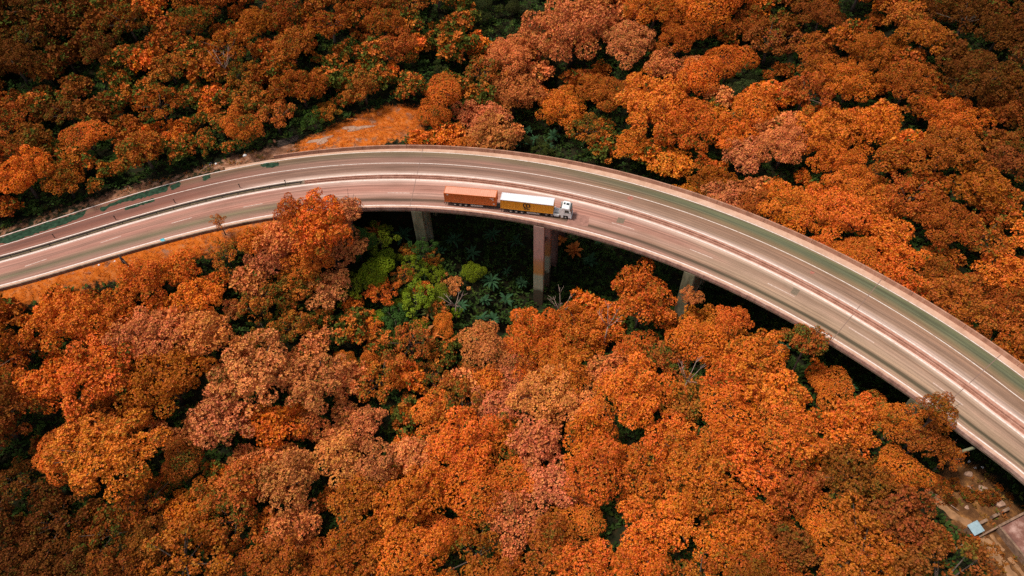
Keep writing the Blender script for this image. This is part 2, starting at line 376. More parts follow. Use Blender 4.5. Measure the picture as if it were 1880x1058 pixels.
near_m = [(0.0, PALE), (0.06, PALE), (0.13, (0.52,0.34,0.29)), (0.24, (0.37,0.20,0.155)), (0.42, PINK), (0.58, (0.45,0.28,0.23)), (0.70, (0.33,0.19,0.14)), (0.745, (0.115,0.07,0.047)), (0.79, (0.105,0.065,0.042)), (0.86, (0.36,0.21,0.165)), (1, PINK)]
near_r = [(0.0, PALE), (0.06, PALE), (0.12, (0.45,0.34,0.26)), (0.24, (0.27,0.18,0.125)), (0.40, (0.38,0.26,0.19)), (0.56, (0.38,0.27,0.19)), (0.70, (0.30,0.21,0.14)), (0.755, (0.095,0.078,0.045)), (0.80, (0.09,0.072,0.042)), (0.87, (0.33,0.23,0.155)), (1, (0.40,0.24,0.18))]
s360, s640, s1000, s1300 = s_at(400, 330), s_at(640, 300), s_at(980, 310), s_at(1300, 400)
m_far = road_mat('far_carriageway_asphalt', (0.80, 0.78, 0.75), far_l, far_m, s360-15, s360+25, far_r, s1000-10, s1300)
m_near = road_mat('near_carriageway_concrete', (0.92, 0.89, 0.86), near_l, near_m, s_at(480, 380), s_at(560, 365), near_r, s1000+20, s1300+20)
def concrete(name, lo, mid, hi, sc=1.0, streak=True):
    m, t, b = mat(name); g = N(t, 'ShaderNodeNewGeometry').outputs['Position']
    n1 = noise(t, mapped(t, g, (1, 1, 0.25 if streak else 1)), 0.7*sc, 7, 0.7); n2 = noise(t, g, 5*sc, 4)
    c = ramp(t, n1, [(0.3, lo), (0.5, mid), (0.72, hi)])
    c = mix(t, 0.4, c, ramp(t, n2, [(0.3, (0.75, 0.75, 0.75)), (0.7, (1.1, 1.1, 1.1))]), 'MULTIPLY')
    t.links.new(c, b.inputs['Base Color']); b.inputs['Roughness'].default_value = 0.85; bump(t, b, n2, 0.2, 0.03); return m
m_par = concrete('parapet_concrete', (0.22,0.11,0.075), (0.42,0.23,0.17), (0.55,0.36,0.28), 0.8)
m_parf = concrete('far_parapet_concrete', (0.24,0.11,0.065), (0.38,0.18,0.11), (0.50,0.28,0.19), 0.8)
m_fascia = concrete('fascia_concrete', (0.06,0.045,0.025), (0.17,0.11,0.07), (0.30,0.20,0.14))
m_med = concrete('median_concrete', (0.30,0.13,0.08), (0.42,0.20,0.135), (0.52,0.30,0.22), 0.8)
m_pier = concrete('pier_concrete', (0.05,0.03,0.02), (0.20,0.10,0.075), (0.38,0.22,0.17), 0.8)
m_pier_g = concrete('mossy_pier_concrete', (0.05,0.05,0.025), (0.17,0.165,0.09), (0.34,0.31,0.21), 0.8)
m_shoulder = concrete('shoulder_concrete', (0.40,0.22,0.14), (0.52,0.31,0.21), (0.60,0.40,0.30), 0.35, False)
m_med_dark = concrete('median_dark_brown', (0.05,0.03,0.014), (0.10,0.065,0.03), (0.18,0.13,0.06), 1.0, False)
m_joint = simple('joint_rubber', (0.20, 0.12, 0.09), 0.8)
m_steel_dark = simple('dark_steel', (0.035, 0.036, 0.038), 0.5, 0.3)
# white paint worn through to the road
mwd, t, b = mat('faded_dash_paint'); g = N(t, 'ShaderNodeNewGeometry').outputs['Position']
t.links.new(ramp(t, noise(t, g, 2.2, 6, 0.7), [(0.3, (0.36,0.22,0.17)), (0.48, (0.52,0.38,0.31)), (0.66, (0.66,0.55,0.48))]), b.inputs['Base Color']); b.inputs['Roughness'].default_value = 0.6
mw, t, b = mat('worn_white_paint'); g = N(t, 'ShaderNodeNewGeometry').outputs['Position']
t.links.new(ramp(t, noise(t, g, 1.6, 6, 0.7), [(0.26, (0.42,0.26,0.20)), (0.42, (0.62,0.50,0.43)), (0.6, (0.76,0.67,0.60))]), b.inputs['Base Color']); b.inputs['Roughness'].default_value = 0.6

# ------------------------------------------------------------------ the road
tag(strip('far_carriageway', lambda s: -0.16+0*s, lambda s: dM(s)+0.25, 0.0, 0, S_END, m_far, 6), kind='structure')
tag(strip('near_carriageway', lambda s: dI(s)-0.45, lambda s: dB(s)+0.2, 0.0, 0, S_END, m_near, 6), kind='structure')
tag(strip('near_shoulder', lambda s: dB(s)+0.2, lambda s: dE(s)-0.3, 0.0, 0, S_END, m_shoulder), kind='structure')
tag(strip('shoulder', lambda s: dP(s)+0.34, lambda s: -0.16+0*s, 0.0, S_ABF-48, S_END, m_shoulder), kind='structure')
tag(strip('median_strip', lambda s: dM(s)+0.25, lambda s: dI(s)-0.45, -0.02, 0, S_MED, m_med_dark), kind='structure')  # mottled dark brown strip along the left median
tag(strip('median_paving', lambda s: dM(s)+0.25, lambda s: dI(s)-0.45, 0.0, S_MED, S_END, m_med), kind='structure')
def line(fn, hw, s0=0.0, s1=None, name='edge_line'):
    tag(strip(name, lambda s: fn(s)-hw, lambda s: fn(s)+hw, 0.008, s0, S_END if s1 is None else s1, mw), kind='structure')
line(lambda s: 0.0*s, 0.10); line(dL, 0.085, name='lane_line'); line(dM, 0.13); line(dI, 0.16); line(dB, 0.15)
for (a, c) in [((45.4,489.3),(86.2,475.7)),((184.6,445.4),(222.4,434.2)),((314.7,409.1),(352.5,400.9)),((446.4,380.6),(482,374.2)),((584.2,360.2),(616.2,358.2)),((711.9,354.3),(752.8,354.8)),((860,362),(900,366)),((990,381),(1030,389)),((1123,409.6),(1164.5,421)),((1266.4,457.9),(1308.5,474.4)),((1409.8,520.5),(1458.6,545.1)),((1558,602),(1605,629)),((1713,703.5),(1768.6,744))]:
    q1, q2 = sd_of([at(*a)[:2]])[0], sd_of([at(*c)[:2]])[0]
    dd = (q1[1]+q2[1])/2
    tag(strip('lane_dash', lambda s: dd-0.09, lambda s: dd+0.09, 0.008, q1[0], q2[0], mwd), kind='structure')
# patches of darker resurfacing and dark wet growth
def blob_patch(name, quad, m, z=0.006, jag=0.0, n=40):
    P = [Vector(at(*p)) for p in quad]; pts = []
    for i in range(len(P)):
        a, c = P[i], P[(i+1) % len(P)]; k = max(2, int((c-a).length/0.5)) if jag else 1
        for j in range(k):
            p = a.lerp(c, j/k)
            if jag: p += Vector((random.uniform(-jag, jag), random.uniform(-jag, jag), 0))
            pts.append((p.x, p.y, z))
    return tag(MB().add(pts, [tuple(range(len(pts)))]).build(name, m), kind='structure')
m_patch = simple('brown_patch_asphalt', (0.16, 0.115, 0.075), 0.9, 0, 0.25, 2.5)
m_patch2 = simple('red_patch_asphalt', (0.28, 0.135, 0.10), 0.9, 0, 0.25, 1.2)
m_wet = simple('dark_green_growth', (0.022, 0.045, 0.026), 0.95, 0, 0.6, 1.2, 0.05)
blob_patch('asphalt_patch', [(1135,399.5),(1148,402),(1144,411),(1131,408.5)], m_patch)
blob_patch('asphalt_patch', [(1457,527.5),(1469,533),(1462,543.5),(1451,538)], m_patch)
m_stain = simple('red_stain', (0.30, 0.11, 0.075), 0.9, 0, 0.5, 3.0)
blob_patch('stain', [(1152,361),(1160,360),(1164,364),(1159,368),(1152,366)], m_stain, 0.006, 0.12)
blob_patch('stain', [(1488,497),(1497,500),(1494,504),(1487,502)], m_stain, 0.006, 0.10)
blob_patch('resurfaced_patch', [(1048,391.5),(1083,397.5),(1079,416),(1040,412)], m_patch2, 0.005, 0.12)
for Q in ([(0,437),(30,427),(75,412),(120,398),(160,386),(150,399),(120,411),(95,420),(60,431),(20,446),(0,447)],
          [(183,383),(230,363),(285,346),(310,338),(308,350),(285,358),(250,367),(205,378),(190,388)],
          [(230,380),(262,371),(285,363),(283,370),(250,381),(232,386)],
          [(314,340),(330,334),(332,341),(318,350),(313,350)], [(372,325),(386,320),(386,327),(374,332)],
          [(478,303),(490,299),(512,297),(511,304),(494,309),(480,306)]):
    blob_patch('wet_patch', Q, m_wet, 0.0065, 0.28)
# the inner joint lines of the slabs are drawn with real strips
via = empty('viaduct', rp(s_at(985, 410), 8, -15))
tag(via, 'long curved concrete viaduct carrying the two carriageways over the forest ravine', 'viaduct')
inv = Matrix.Translation(-Vector(via.location))
def vp(o, parent=None):
    o.parent = via if parent is None else parent; o.matrix_parent_inverse = inv; return o
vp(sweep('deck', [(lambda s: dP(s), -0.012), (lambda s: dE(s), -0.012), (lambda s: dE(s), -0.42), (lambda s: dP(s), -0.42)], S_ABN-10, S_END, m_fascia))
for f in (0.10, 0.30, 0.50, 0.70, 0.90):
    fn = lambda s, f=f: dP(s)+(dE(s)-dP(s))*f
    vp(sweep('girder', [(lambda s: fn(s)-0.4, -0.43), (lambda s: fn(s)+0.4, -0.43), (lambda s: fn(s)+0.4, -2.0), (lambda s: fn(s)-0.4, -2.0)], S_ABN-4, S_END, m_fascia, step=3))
def parapet(fo, sgn, s0, s1, m, h, name='parapet'):
    return [(lambda s: fo(s), -0.014 if sgn > 0 else -0.014), (lambda s: fo(s), h), (lambda s: fo(s)-sgn*0.26, h), (lambda s: fo(s)-sgn*0.40, 0.002), (lambda s: fo(s)-sgn*0.40, -0.014)]
# the parapets are cast in bays: each bay a part
def bays(fo, sgn, s0, s1, m, h, bay):
    s = s0
    while s < s1-2:
        e = min(s+bay-0.06, s1)
        vp(sweep('parapet_bay', parapet(fo, sgn, s, e, m, h), s, e, m)); s += bay
bays(lambda s: dE(s), 1, S_ABN-8, S_END, m_par, 0.82, 11.0)
bays(lambda s: dP(s), -1, S_ABF-36, S_END, m_parf, 0.95, 11.0)
# abutment under the left end of the deck
vp(sweep('abutment', [(lambda s: dP(s)+0.3, -0.43), (lambda s: dE(s)-0.3, -0.43), (lambda s: dE(s)-0.3, -9), (lambda s: dP(s)+0.3, -9)], S_ABN-9, S_ABN-6.5, m_pier))
# expansion joints across the deck
for p in ((763, 333), (1568, 575), (1795, 690)):
    s = s_at(*p)
    for fa, fb in ((lambda q: dP(q)+0.45, lambda q: dM(q)+0.2), (lambda q: dI(q)-0.4, lambda q: dE(q)-0.45)):
        vp(strip('expansion_joint', fa, fb, 0.0115, s-0.07, s+0.07, m_joint))
# piers: crossbeam with square columns under it
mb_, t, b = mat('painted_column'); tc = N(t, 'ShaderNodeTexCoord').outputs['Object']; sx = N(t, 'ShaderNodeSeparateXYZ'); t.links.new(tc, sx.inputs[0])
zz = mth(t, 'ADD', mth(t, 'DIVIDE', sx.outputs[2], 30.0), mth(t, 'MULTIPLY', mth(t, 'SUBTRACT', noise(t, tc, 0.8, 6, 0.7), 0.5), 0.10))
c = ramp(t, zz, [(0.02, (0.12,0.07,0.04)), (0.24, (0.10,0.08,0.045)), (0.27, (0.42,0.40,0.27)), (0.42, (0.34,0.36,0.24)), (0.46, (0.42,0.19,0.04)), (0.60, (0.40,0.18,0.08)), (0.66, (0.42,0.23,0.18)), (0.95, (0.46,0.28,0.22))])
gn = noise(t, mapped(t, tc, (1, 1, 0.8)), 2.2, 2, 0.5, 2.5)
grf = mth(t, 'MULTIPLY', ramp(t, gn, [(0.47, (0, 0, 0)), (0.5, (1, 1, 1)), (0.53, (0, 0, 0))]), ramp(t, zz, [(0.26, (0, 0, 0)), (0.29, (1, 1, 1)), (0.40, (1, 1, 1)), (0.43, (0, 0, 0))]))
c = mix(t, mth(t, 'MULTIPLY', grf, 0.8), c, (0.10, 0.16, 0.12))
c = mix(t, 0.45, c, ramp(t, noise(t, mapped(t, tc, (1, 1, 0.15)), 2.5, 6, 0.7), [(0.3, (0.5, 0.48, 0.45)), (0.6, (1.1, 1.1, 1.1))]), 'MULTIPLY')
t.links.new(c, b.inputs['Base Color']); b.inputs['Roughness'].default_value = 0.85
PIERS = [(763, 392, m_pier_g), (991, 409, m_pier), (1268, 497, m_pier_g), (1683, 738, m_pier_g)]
PIER_XY = []
for k, (px, py, m) in enumerate(PIERS):
    s = s_at(px, py, 0); s = float(s); h = heading(s); e = float(dE(s)); p0 = float(dP(s))
    c0 = rp(s, (e+p0)/2, 0); z0 = g1(c0[0], c0[1])
    pr = link('pier', None); pr.parent = via; pr.matrix_parent_inverse = inv; pr.location = (c0[0], c0[1], z0); pr.rotation_euler = (0, 0, h)
    top = -2.0-z0
    tops = -0.43-z0
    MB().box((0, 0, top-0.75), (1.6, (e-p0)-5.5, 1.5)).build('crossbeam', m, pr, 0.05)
    for j, f in enumerate((0.478, 0.21, -0.12, -0.478)):
        yy = -(e-p0)*f; q = rp(s, (e+p0)/2-yy, 0); bz = g1(q[0], q[1])-z0-1.5
        tt_ = tops if j in (0, 3) else top-1.5
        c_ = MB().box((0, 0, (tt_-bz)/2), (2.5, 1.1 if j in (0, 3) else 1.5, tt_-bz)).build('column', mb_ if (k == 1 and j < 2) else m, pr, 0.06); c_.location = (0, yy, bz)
    for j in range(2):
        MB().box((0, -(e-p0)*(0.345, -0.30)[j], top-8), (0.8, (e-p0)*0.2, 0.8)).build('tie_beam', m, pr, 0.04)

s_ = s_at(1790, 822); MBd = MB().tube([rp(s_, float(dE(s_))-0.6, -1.2), rp(s_-1.5, float(dE(s_))+2.2, -3.0)], [0.3, 0.3], 8)
vp(MBd.build('drain_pipe', m_pier_g, None, 0, True))
# median barrier of two kerb walls with a dark channel between them
med = empty('median_barrier', rp(S_MED, float(dM(S_MED)), 0))
tag(med, 'low reddish concrete median barrier with a dark channel along its middle', 'barrier')
invm = Matrix.Translation(-Vector(med.location))
def mc(f): return lambda s: dM(s)+(dI(s)-dM(s))*f
for off in (-0.36, 0.20):
    s = S_MED
    while s < S_END-3:
        e = min(s+10.0-0.05, S_END)
        o = sweep('barrier_block', [(lambda q: mc(0.62)(q)+off-0.17, -0.015), (lambda q: mc(0.62)(q)+off-0.09, 0.5), (lambda q: mc(0.62)(q)+off+0.09, 0.5), (lambda q: mc(0.62)(q)+off+0.17, -0.015)], s, e, m_med)
        o.parent = med; o.matrix_parent_inverse = invm; s += 10.0
# left of the bridge: a low dark kerb wall and a metal rail down the middle
gr_ = empty('guard_rail', rp(S_MED-40, float(dM(S_MED-40)), 0)); tag(gr_, 'dark steel guard rail along the dark median left of the viaduct', 'guard rail')
ing = Matrix.Translation(-Vector(gr_.location))
f = mc(0.66)
o = sweep('rail', [(lambda s: f(s)-0.05, 0.42), (lambda s: f(s)-0.05, 0.74), (lambda s: f(s)+0.05, 0.74), (lambda s: f(s)+0.05, 0.42)], 0, S_MED-0.5, m_steel_dark); o.parent = gr_; o.matrix_parent_inverse = ing
pm = MB().box((0, 0, 0.3), (0.12, 0.12, 0.9)).mesh('post', m_steel_dark)
s = 2.0
while s < S_MED-1:
    o = link('post', pm, gr_); o.matrix_parent_inverse = ing; o.location = rp(s, float(f(s)), 0); s += 4.0
# low kerb wall along the near edge left of the viaduct
kerb = sweep('kerb_wall', [(lambda s: dE(s)-0.02, -0.5), (lambda s: dE(s)-0.02, 0.5), (lambda s: dE(s)-0.34, 0.5), (lambda s: dE(s)-0.40, -0.5)], 0, S_ABN-8.06, m_fascia)  # dark fascia colour all over stands in for shade on the outer face
tag(kerb, 'low concrete kerb wall with shade in its dark colour along the road above the orange grass bank', 'kerb wall')

# ------------------------------------------------------------------ trucks, trailers, containers
def metal_paint(name, c, rough=0.45, dirt=0.5):
    m, t, b = mat(name); tc = N(t, 'ShaderNodeTexCoord').outputs['Object']
    n = noise(t, mapped(t, tc, (1, 1, 0.4)), 1.3, 7, 0.7)
    d = ramp(t, n, [(0.30, tuple(x*(1-0.45*dirt) for x in c)), (0.5, c), (0.75, tuple(min(0.9, x*1.1+0.02) for x in c))])
    t.links.new(d, b.inputs['Base Color']); b.inputs['Roughness'].default_value = rough; return m
m_org = metal_paint('orange_container_paint', (0.58, 0.125, 0.012), 0.5, 0.35)
m_orgt = metal_paint('faded_orange_roof_paint', (0.62, 0.27, 0.17), 0.6, 0.25)
m_yel = metal_paint('yellow_container_paint', (0.78, 0.32, 0.008), 0.5, 0.25)
m_whit = metal_paint('white_roof_paint', (0.66, 0.65, 0.67), 0.5, 0.12)
m_cab = metal_paint('white_cab_paint', (0.80, 0.79, 0.76), 0.35, 0.15)
m_glass = simple('dark_glass', (0.02, 0.03, 0.032), 0.08, 0, 0.1, 1, 0.6)
m_tyre = simple('tyre_rubber', (0.022, 0.024, 0.024), 0.85)
m_rim = simple('rim_metal', (0.36, 0.34, 0.32), 0.45, 0.5)
m_frame = simple('chassis_green_grey', (0.05, 0.06, 0.058), 0.6, 0.2)
m_alu = simple('side_guard_aluminium', (0.60, 0.58, 0.56), 0.45, 0.4)
m_ink = simple('dark_lettering', (0.035, 0.015, 0.012), 0.6)
m_wmark = simple('white_lettering', (0.80, 0.72, 0.62), 0.6)
m_lamp = simple('headlight_lens', (0.75, 0.75, 0.72), 0.1)
m_red = simple('tail_light_lens', (0.45, 0.02, 0.015), 0.3)
TYRE = None
def wheel(parent, x, y, r=0.5, wd=0.34):
    """tyre with its rim as a sub-part, axle along y"""
    mb = MB(); n = 20; prof = [(-wd/2, r*0.56), (-wd/2, r*0.93), (-wd/2+0.05, r), (wd/2-0.05, r), (wd/2, r*0.93), (wd/2, r*0.56)]
    vs = []; fs = []
    for k in range(n):
        a = 2*math.pi*k/n
        for yy, rr in prof: vs.append((rr*math.cos(a), yy, rr*math.sin(a)))
    q = len(prof)
    for k in range(n):
        for j in range(q): fs.append((k*q+j, k*q+(j+1) % q, ((k+1) % n)*q+(j+1) % q, ((k+1) % n)*q+j))
    mb.add(vs, fs); o = mb.build('wheel', m_tyre, parent, 0, True); o.location = (x, y, r)
    sg = 1 if y > 0 else -1
    rb = MB().cyl((0, -wd*0.40, 0), (0, wd*0.40, 0), r*0.555, n=16)
    rb.cyl((0, sg*wd*0.40, 0), (0, sg*(wd*0.40+0.07), 0), r*0.22, r*0.16, 10)
    rb.build('rim', m_rim, o)
    return o
def container(loc, rz, L, Wd, Ht, mside, mroof, label, letters):
    """corrugated steel box lying along x, base at z=0"""
    c = empty('shipping_container', loc, rz); tag(c, label, 'container', 'containers on the long truck')
    def corr(n, length):      # corrugation as (along, depth)
        pts = []; p = length/n
        for k in range(n):
            x = -length/2+k*p
            pts += [(x, 0), (x+p*0.30, 0), (x+p*0.45, 0.05), (x+p*0.80, 0.05), (x+p*0.95, 0)]
        return pts+[(length/2, 0)]
    for sg in (-1, 1):
        pr = corr(34, L-0.36); vs = []; 
        for x, d in pr: vs += [(x, sg*(Wd/2-0.012-d), 0.16), (x, sg*(Wd/2-0.012-d), Ht-0.10)]
        fs = [(2*k, 2*k+2, 2*k+3, 2*k+1) for k in range(len(pr)-1)]
        MB().add(vs, fs).build('side_panel', mside, c)
    pr = corr(9, Wd-0.3); vs = []
    for y, d in pr: vs += [(L/2-0.02-d, y, 0.16), (L/2-0.02-d, y, Ht-0.1)]
    MB().add(vs, [(2*k, 2*k+2, 2*k+3, 2*k+1) for k in range(len(pr)-1)]).build('end_panel', mside, c)
    for sg in (-1, 1):
        d = MB().box((-L/2+0.04, sg*(Wd/4-0.03), Ht/2), (0.05, Wd/2-0.16, Ht-0.3)).build('door', mside, c)
        for yy in (0.25, 0.75):
            y = sg*(Wd/2-0.1)*yy
            MB().cyl((-L/2-0.01, y, 0.15), (-L/2-0.01, y, Ht-0.15), 0.02, n=6).build('locking_bar', m_alu, d)
    # roof sheet with shallow pressed ribs
    n = 26; vs = []; xs = []
    p = (L-0.3)/n
    for k in range(n):
        x = -L/2+0.15+k*p; xs += [(x, 0), (x+p*0.35, 0), (x+p*0.5, 0.022), (x+p*0.85, 0.022)]
    xs.append((L/2-0.15, 0))
    for x, h in xs: vs += [(x, -Wd/2+0.10, Ht-0.045+h), (x, Wd/2-0.10, Ht-0.045+h)]
    MB().add(vs, [(2*k, 2*k+2, 2*k+3, 2*k+1) for k in range(len(xs)-1)]).build('roof', mroof, c)
    MB().box((0, 0, 0.12), (L-0.3, Wd-0.16, 0.10)).build('floor', m_frame, c)
    for sg in (-1, 1):
        MB().box((0, sg*(Wd/2-0.05), Ht-0.06), (L-0.34, 0.10, 0.12)).build('top_rail', mroof if mroof is m_whit else mside, c)
        MB().box((0, sg*(Wd/2-0.05), 0.10), (L-0.34, 0.10, 0.16)).build('bottom_rail', mside, c)
        for e in (-1, 1):
            MB().box((e*(L/2-0.08), sg*(Wd/2-0.08), Ht/2), (0.16, 0.16, Ht-0.36)).build('corner_post', mside, c)
            for z in (0.09, Ht-0.09):
                MB().box((e*(L/2-0.09), sg*(Wd/2-0.085), z), (0.19, 0.18, 0.18)).build('corner_casting', mroof if z > 1 and mroof is m_whit else mside, c, 0.015)
    for e in (-1, 1):
        MB().box((e*(L/2-0.07), 0, Ht-0.06), (0.12, Wd-0.36, 0.12)).build('end_rail', mroof if mroof is m_whit else mside, c)
    letters(c, L, Wd, Ht)
    return c
def stroke(mb, pts, w_, y):
    """a flat letter stroke along points in x,z, 6 mm thick"""
    for i in range(len(pts)-1):
        (x0, z0), (x1, z1) = pts[i], pts[i+1]; l = math.hypot(x1-x0, z1-z0); nx_, nz_ = -(z1-z0)/l*w_/2, (x1-x0)/l*w_/2; ex, ez = (x1-x0)/l*w_*0.25, (z1-z0)/l*w_*0.25
        Q_ = [(x0-ex+nx_, z0-ez+nz_), (x1+ex+nx_, z1+ez+nz_), (x1+ex-nx_, z1+ez-nz_), (x0-ex-nx_, z0-ez-nz_)]
        k = 0.0006*i
        mb.add([(x, y-k, z) for x, z in Q_]+[(x, y+0.006, z) for x, z in Q_], [(0, 1, 2, 3), (7, 6, 5, 4), (0, 4, 5, 1), (1, 5, 6, 2), (2, 6, 7, 3), (3, 7, 4, 0)])
def arc(cx, cz, rx, rz_, a0, a1, n=9): return [(cx+rx*math.cos(math.radians(a0+(a1-a0)*k/n)), cz+rz_*math.sin(math.radians(a0+(a1-a0)*k/n))) for k in range(n+1)]
def logo(c, L, Wd, Ht):
    y = -(Wd/2+0.008); zc = Ht/2
    m_ = MB(); stroke(m_, [(-0.72, zc-0.02), (-0.72, zc+0.62)]+arc(-0.36, zc+0.55, 0.36, 0.32, 170, 0)+[(0.0, zc-0.02)], 0.26, y)
    stroke(m_, [(0.0, zc+0.50)]+arc(0.36, zc+0.55, 0.36, 0.32, 175, 0)+[(0.72, zc-0.02)], 0.26, y-0.004); m_.build('logo_letter', m_ink, c)
    s_ = MB(); stroke(s_, arc(-0.36, zc-0.34, 0.28, 0.16, 20, 270)+arc(-0.36, zc-0.68, 0.28, 0.18, 90, -160), 0.17, y); s_.build('logo_letter', m_ink, c)
    k_ = MB(); stroke(k_, arc(0.40, zc-0.51, 0.32, 0.34, 45, 315, 12), 0.19, y); k_.build('logo_letter', m_ink, c)
def marks(c, L, Wd, Ht):
    y = -(Wd/2+0.004)
    for (x, z, w_, h_) in ((L/2-1.0, Ht-0.5, 0.9, 0.12), (L/2-0.9, Ht-0.78, 0.55, 0.12), (L/2-0.75, Ht-1.1, 0.25, 0.22), (L/2-0.55, 0.62, 0.42, 0.26), (-L/2+0.85, Ht-0.42, 0.42, 0.26)):
        MB().box((x, y, z), (w_, 0.008, h_)).build('painted_mark', m_wmark, c)
def trailer(loc, rz, L, label, lead, axles=3):
    """container chassis along x, origin under its centre on the road"""
    c = empty('semi_trailer', loc, rz); tag(c, label, 'trailer', 'trailers of the long truck')
    f = MB()
    for sg in (-1, 1): f.box((0, sg*0.45, 0.98), (L-0.5, 0.14, 0.30))
    for k in range(7): f.box((-L/2+0.6+k*(L-1.2)/6, 0, 1.06), (0.14, 2.3, 0.14))
    f.build('frame', m_frame, c, 0.01)
    x0 = -L/2+2.6
    for k in range(axles):
        x = x0+k*1.28
        MB().cyl((x, -1.0, 0.5), (x, 1.0, 0.5), 0.08, n=8).build('axle', m_frame, c)
        for sg in (-1, 1):
            wheel(c, x, sg*1.05)
            MB().box((x, sg*1.05, 1.085), (1.1, 0.42, 0.03)).build('mudguard', m_frame, c, 0.01)
    for sg in (-1, 1):
        for z in (0.55, 0.82):
            MB().box((x0+axles*1.28+1.35, sg*1.16, z), (2.9, 0.05, 0.13)).build('side_guard_rail', m_alu, c, 0.01)
        for dx in (0.2, 2.5): MB().box((x0+axles*1.28+dx, sg*1.12, 0.80), (0.07, 0.05, 0.5)).build('guard_bracket', m_frame, c)
        MB().box((L/2-3.2, sg*0.7, 0.5), (0.16, 0.16, 0.8)).build('landing_leg', m_frame, c)
    MB().box((-L/2+0.1, 0, 0.6), (0.10, 2.3, 0.16)).build('rear_bumper', m_frame, c)
    for sg in (-1, 1): MB().box((-L/2+0.04, sg*0.95, 0.75), (0.05, 0.35, 0.12)).build('tail_light', m_red, c)
    if lead: 
        MB().box((-L/2-0.5, 0, 0.95), (1.1, 0.7, 0.16)).build('coupling', m_frame, c)
    return c
def tractor(loc, rz):
    """cab-over tractor unit along x, origin under the front axle"""
    c = empty('truck_tractor', loc, rz); tag(c, 'white cab-over truck tractor with dark windscreen pulling two container trailers', 'truck')
    f = MB()
    for sg in (-1, 1): f.box((-2.0, sg*0.42, 0.85), (5.6, 0.12, 0.28))
    for x in (-4.2, -2.6, -1.4): f.box((x, 0, 0.85), (0.12, 0.8, 0.2))
    f.build('frame', m_frame, c, 0.01)
    # cab shell: side outline with raked screen and roof, walls in one body
    out = [(-1.0, 0.95), (-1.0, 3.15), (-0.75, 3.42), (0.55, 3.30), (0.80, 3.05), (1.22, 1.75), (1.28, 0.45), (0.62, 0.42), (0.55, 0.95), (0.40, 1.12), (-0.40, 1.12), (-0.55, 0.95)]
    MB().prism(out, -1.22, 1.22).build('cab', m_cab, c, 0.07)
    ws = MB().add([(0.845, -1.02, 3.0), (0.845, 1.02, 3.0), (1.238, 1.10, 1.80), (1.238, -1.10, 1.80), (0.80, -1.02, 2.95), (0.80, 1.02, 2.95), (1.19, 1.10, 1.76), (1.19, -1.10, 1.76)],
             [(0, 1, 2, 3), (7, 6, 5, 4), (0, 3, 7, 4), (1, 5, 6, 2), (0, 4, 5, 1), (3, 2, 6, 7)])
    ws.build('windscreen', m_glass, c)
    for sg in (-1, 1):
        d = MB().box((0.25, sg*1.222, 1.72), (1.2, 0.02, 1.15)).build('door', m_cab, c, 0.008)
        MB().add([(-0.25, sg*1.237, 1.95), (0.88, sg*1.237, 1.95), (0.60, sg*1.237, 2.85), (-0.25, sg*1.237, 2.85), (-0.25, sg*1.215, 1.95), (0.88, sg*1.215, 1.95), (0.60, sg*1.215, 2.85), (-0.25, sg*1.215, 2.85)],
                 [(0, 1, 2, 3), (0, 4, 5, 1), (1, 5, 6, 2), (2, 6, 7, 3), (3, 7, 4, 0), (7, 6, 5, 4)]).build('side_window', m_glass, c)
        MB().box((-0.2, sg*1.243, 1.78), (0.2, 0.03, 0.05)).build('handle', m_frame, d)
        mr = MB().box((1.02, sg*1.42, 2.35), (0.12, 0.24, 0.62)).build('mirror', m_cab, c, 0.03)
        MB().box((0.94, sg*1.30, 2.6), (0.05, 0.22, 0.05)).build('mirror_arm', m_frame, mr)
        MB().box((1.27, sg*0.9, 0.85), (0.05, 0.42, 0.20)).build('headlight', m_lamp, c, 0.02)
        MB().box((-0.78, sg*1.12, 0.62), (0.5, 0.2, 0.5)).build('step_box', m_cab, c, 0.03)
        MB().box((-2.15, sg*0.92, 0.70), (1.25, 0.52, 0.56)).build('fuel_tank', m_cab if sg < 0 else m_alu, c, 0.08)
        wheel(c, 0, sg*1.03)
        for x in (-3.15, -4.45):
            wheel(c, x, sg*0.95, 0.5, 0.5); MB().box((x, sg*0.98, 1.08), (1.05, 0.6, 0.04)).build('mudguard', m_cab, c, 0.015)
        MB().add([(-1.02, sg*1.16, 1.0), (-1.55, sg*1.14, 1.0), (-1.45, sg*1.14, 3.0), (-1.02, sg*1.16, 3.2), (-1.02, sg*1.20, 1.0), (-1.55, sg*1.18, 1.0), (-1.45, sg*1.18, 3.0), (-1.02, sg*1.20, 3.2)],
                 [(0, 1, 2, 3), (7, 6, 5, 4), (0, 4, 5, 1), (1, 5, 6, 2), (2, 6, 7, 3), (3, 7, 4, 0)]).build('wind_deflector', m_cab, c)
    MB().box((1.25, 0, 0.50), (0.22, 2.42, 0.42)).build('bumper', m_cab, c, 0.06)
    MB().box((1.262, 0, 1.28), (0.05, 1.5, 0.62)).build('grille', m_frame, c, 0.01)
    MB().box((0.98, 0, 3.10), (0.34, 2.1, 0.05)).build('sun_visor', m_frame, c, 0.015)
    for x, s_ in ((-0.55, 0.42), (0.18, 0.62)):
        MB().box((x, 0.32, 3.43 if x < 0 else 3.37), (s_, 0.62, 0.05)).build('roof_hatch', m_glass, c, 0.015)
    MB().box((-1.35, 0, 1.4), (0.5, 1.3, 0.8)).build('engine_intake', m_frame, c, 0.05)
    MB().cyl((-1.3, 0.95, 0.9), (-1.3, 0.95, 3.0), 0.09, n=10).build('exhaust_stack', m_alu, c)
    MB().cyl((-3.75, 0, 1.0), (-3.75, 0, 1.16), 0.5, n=18).build('fifth_wheel', m_frame, c)
    MB().box((-2.1, 0, 1.04), (1.7, 1.0, 0.03)).build('catwalk', m_alu, c)
    return c
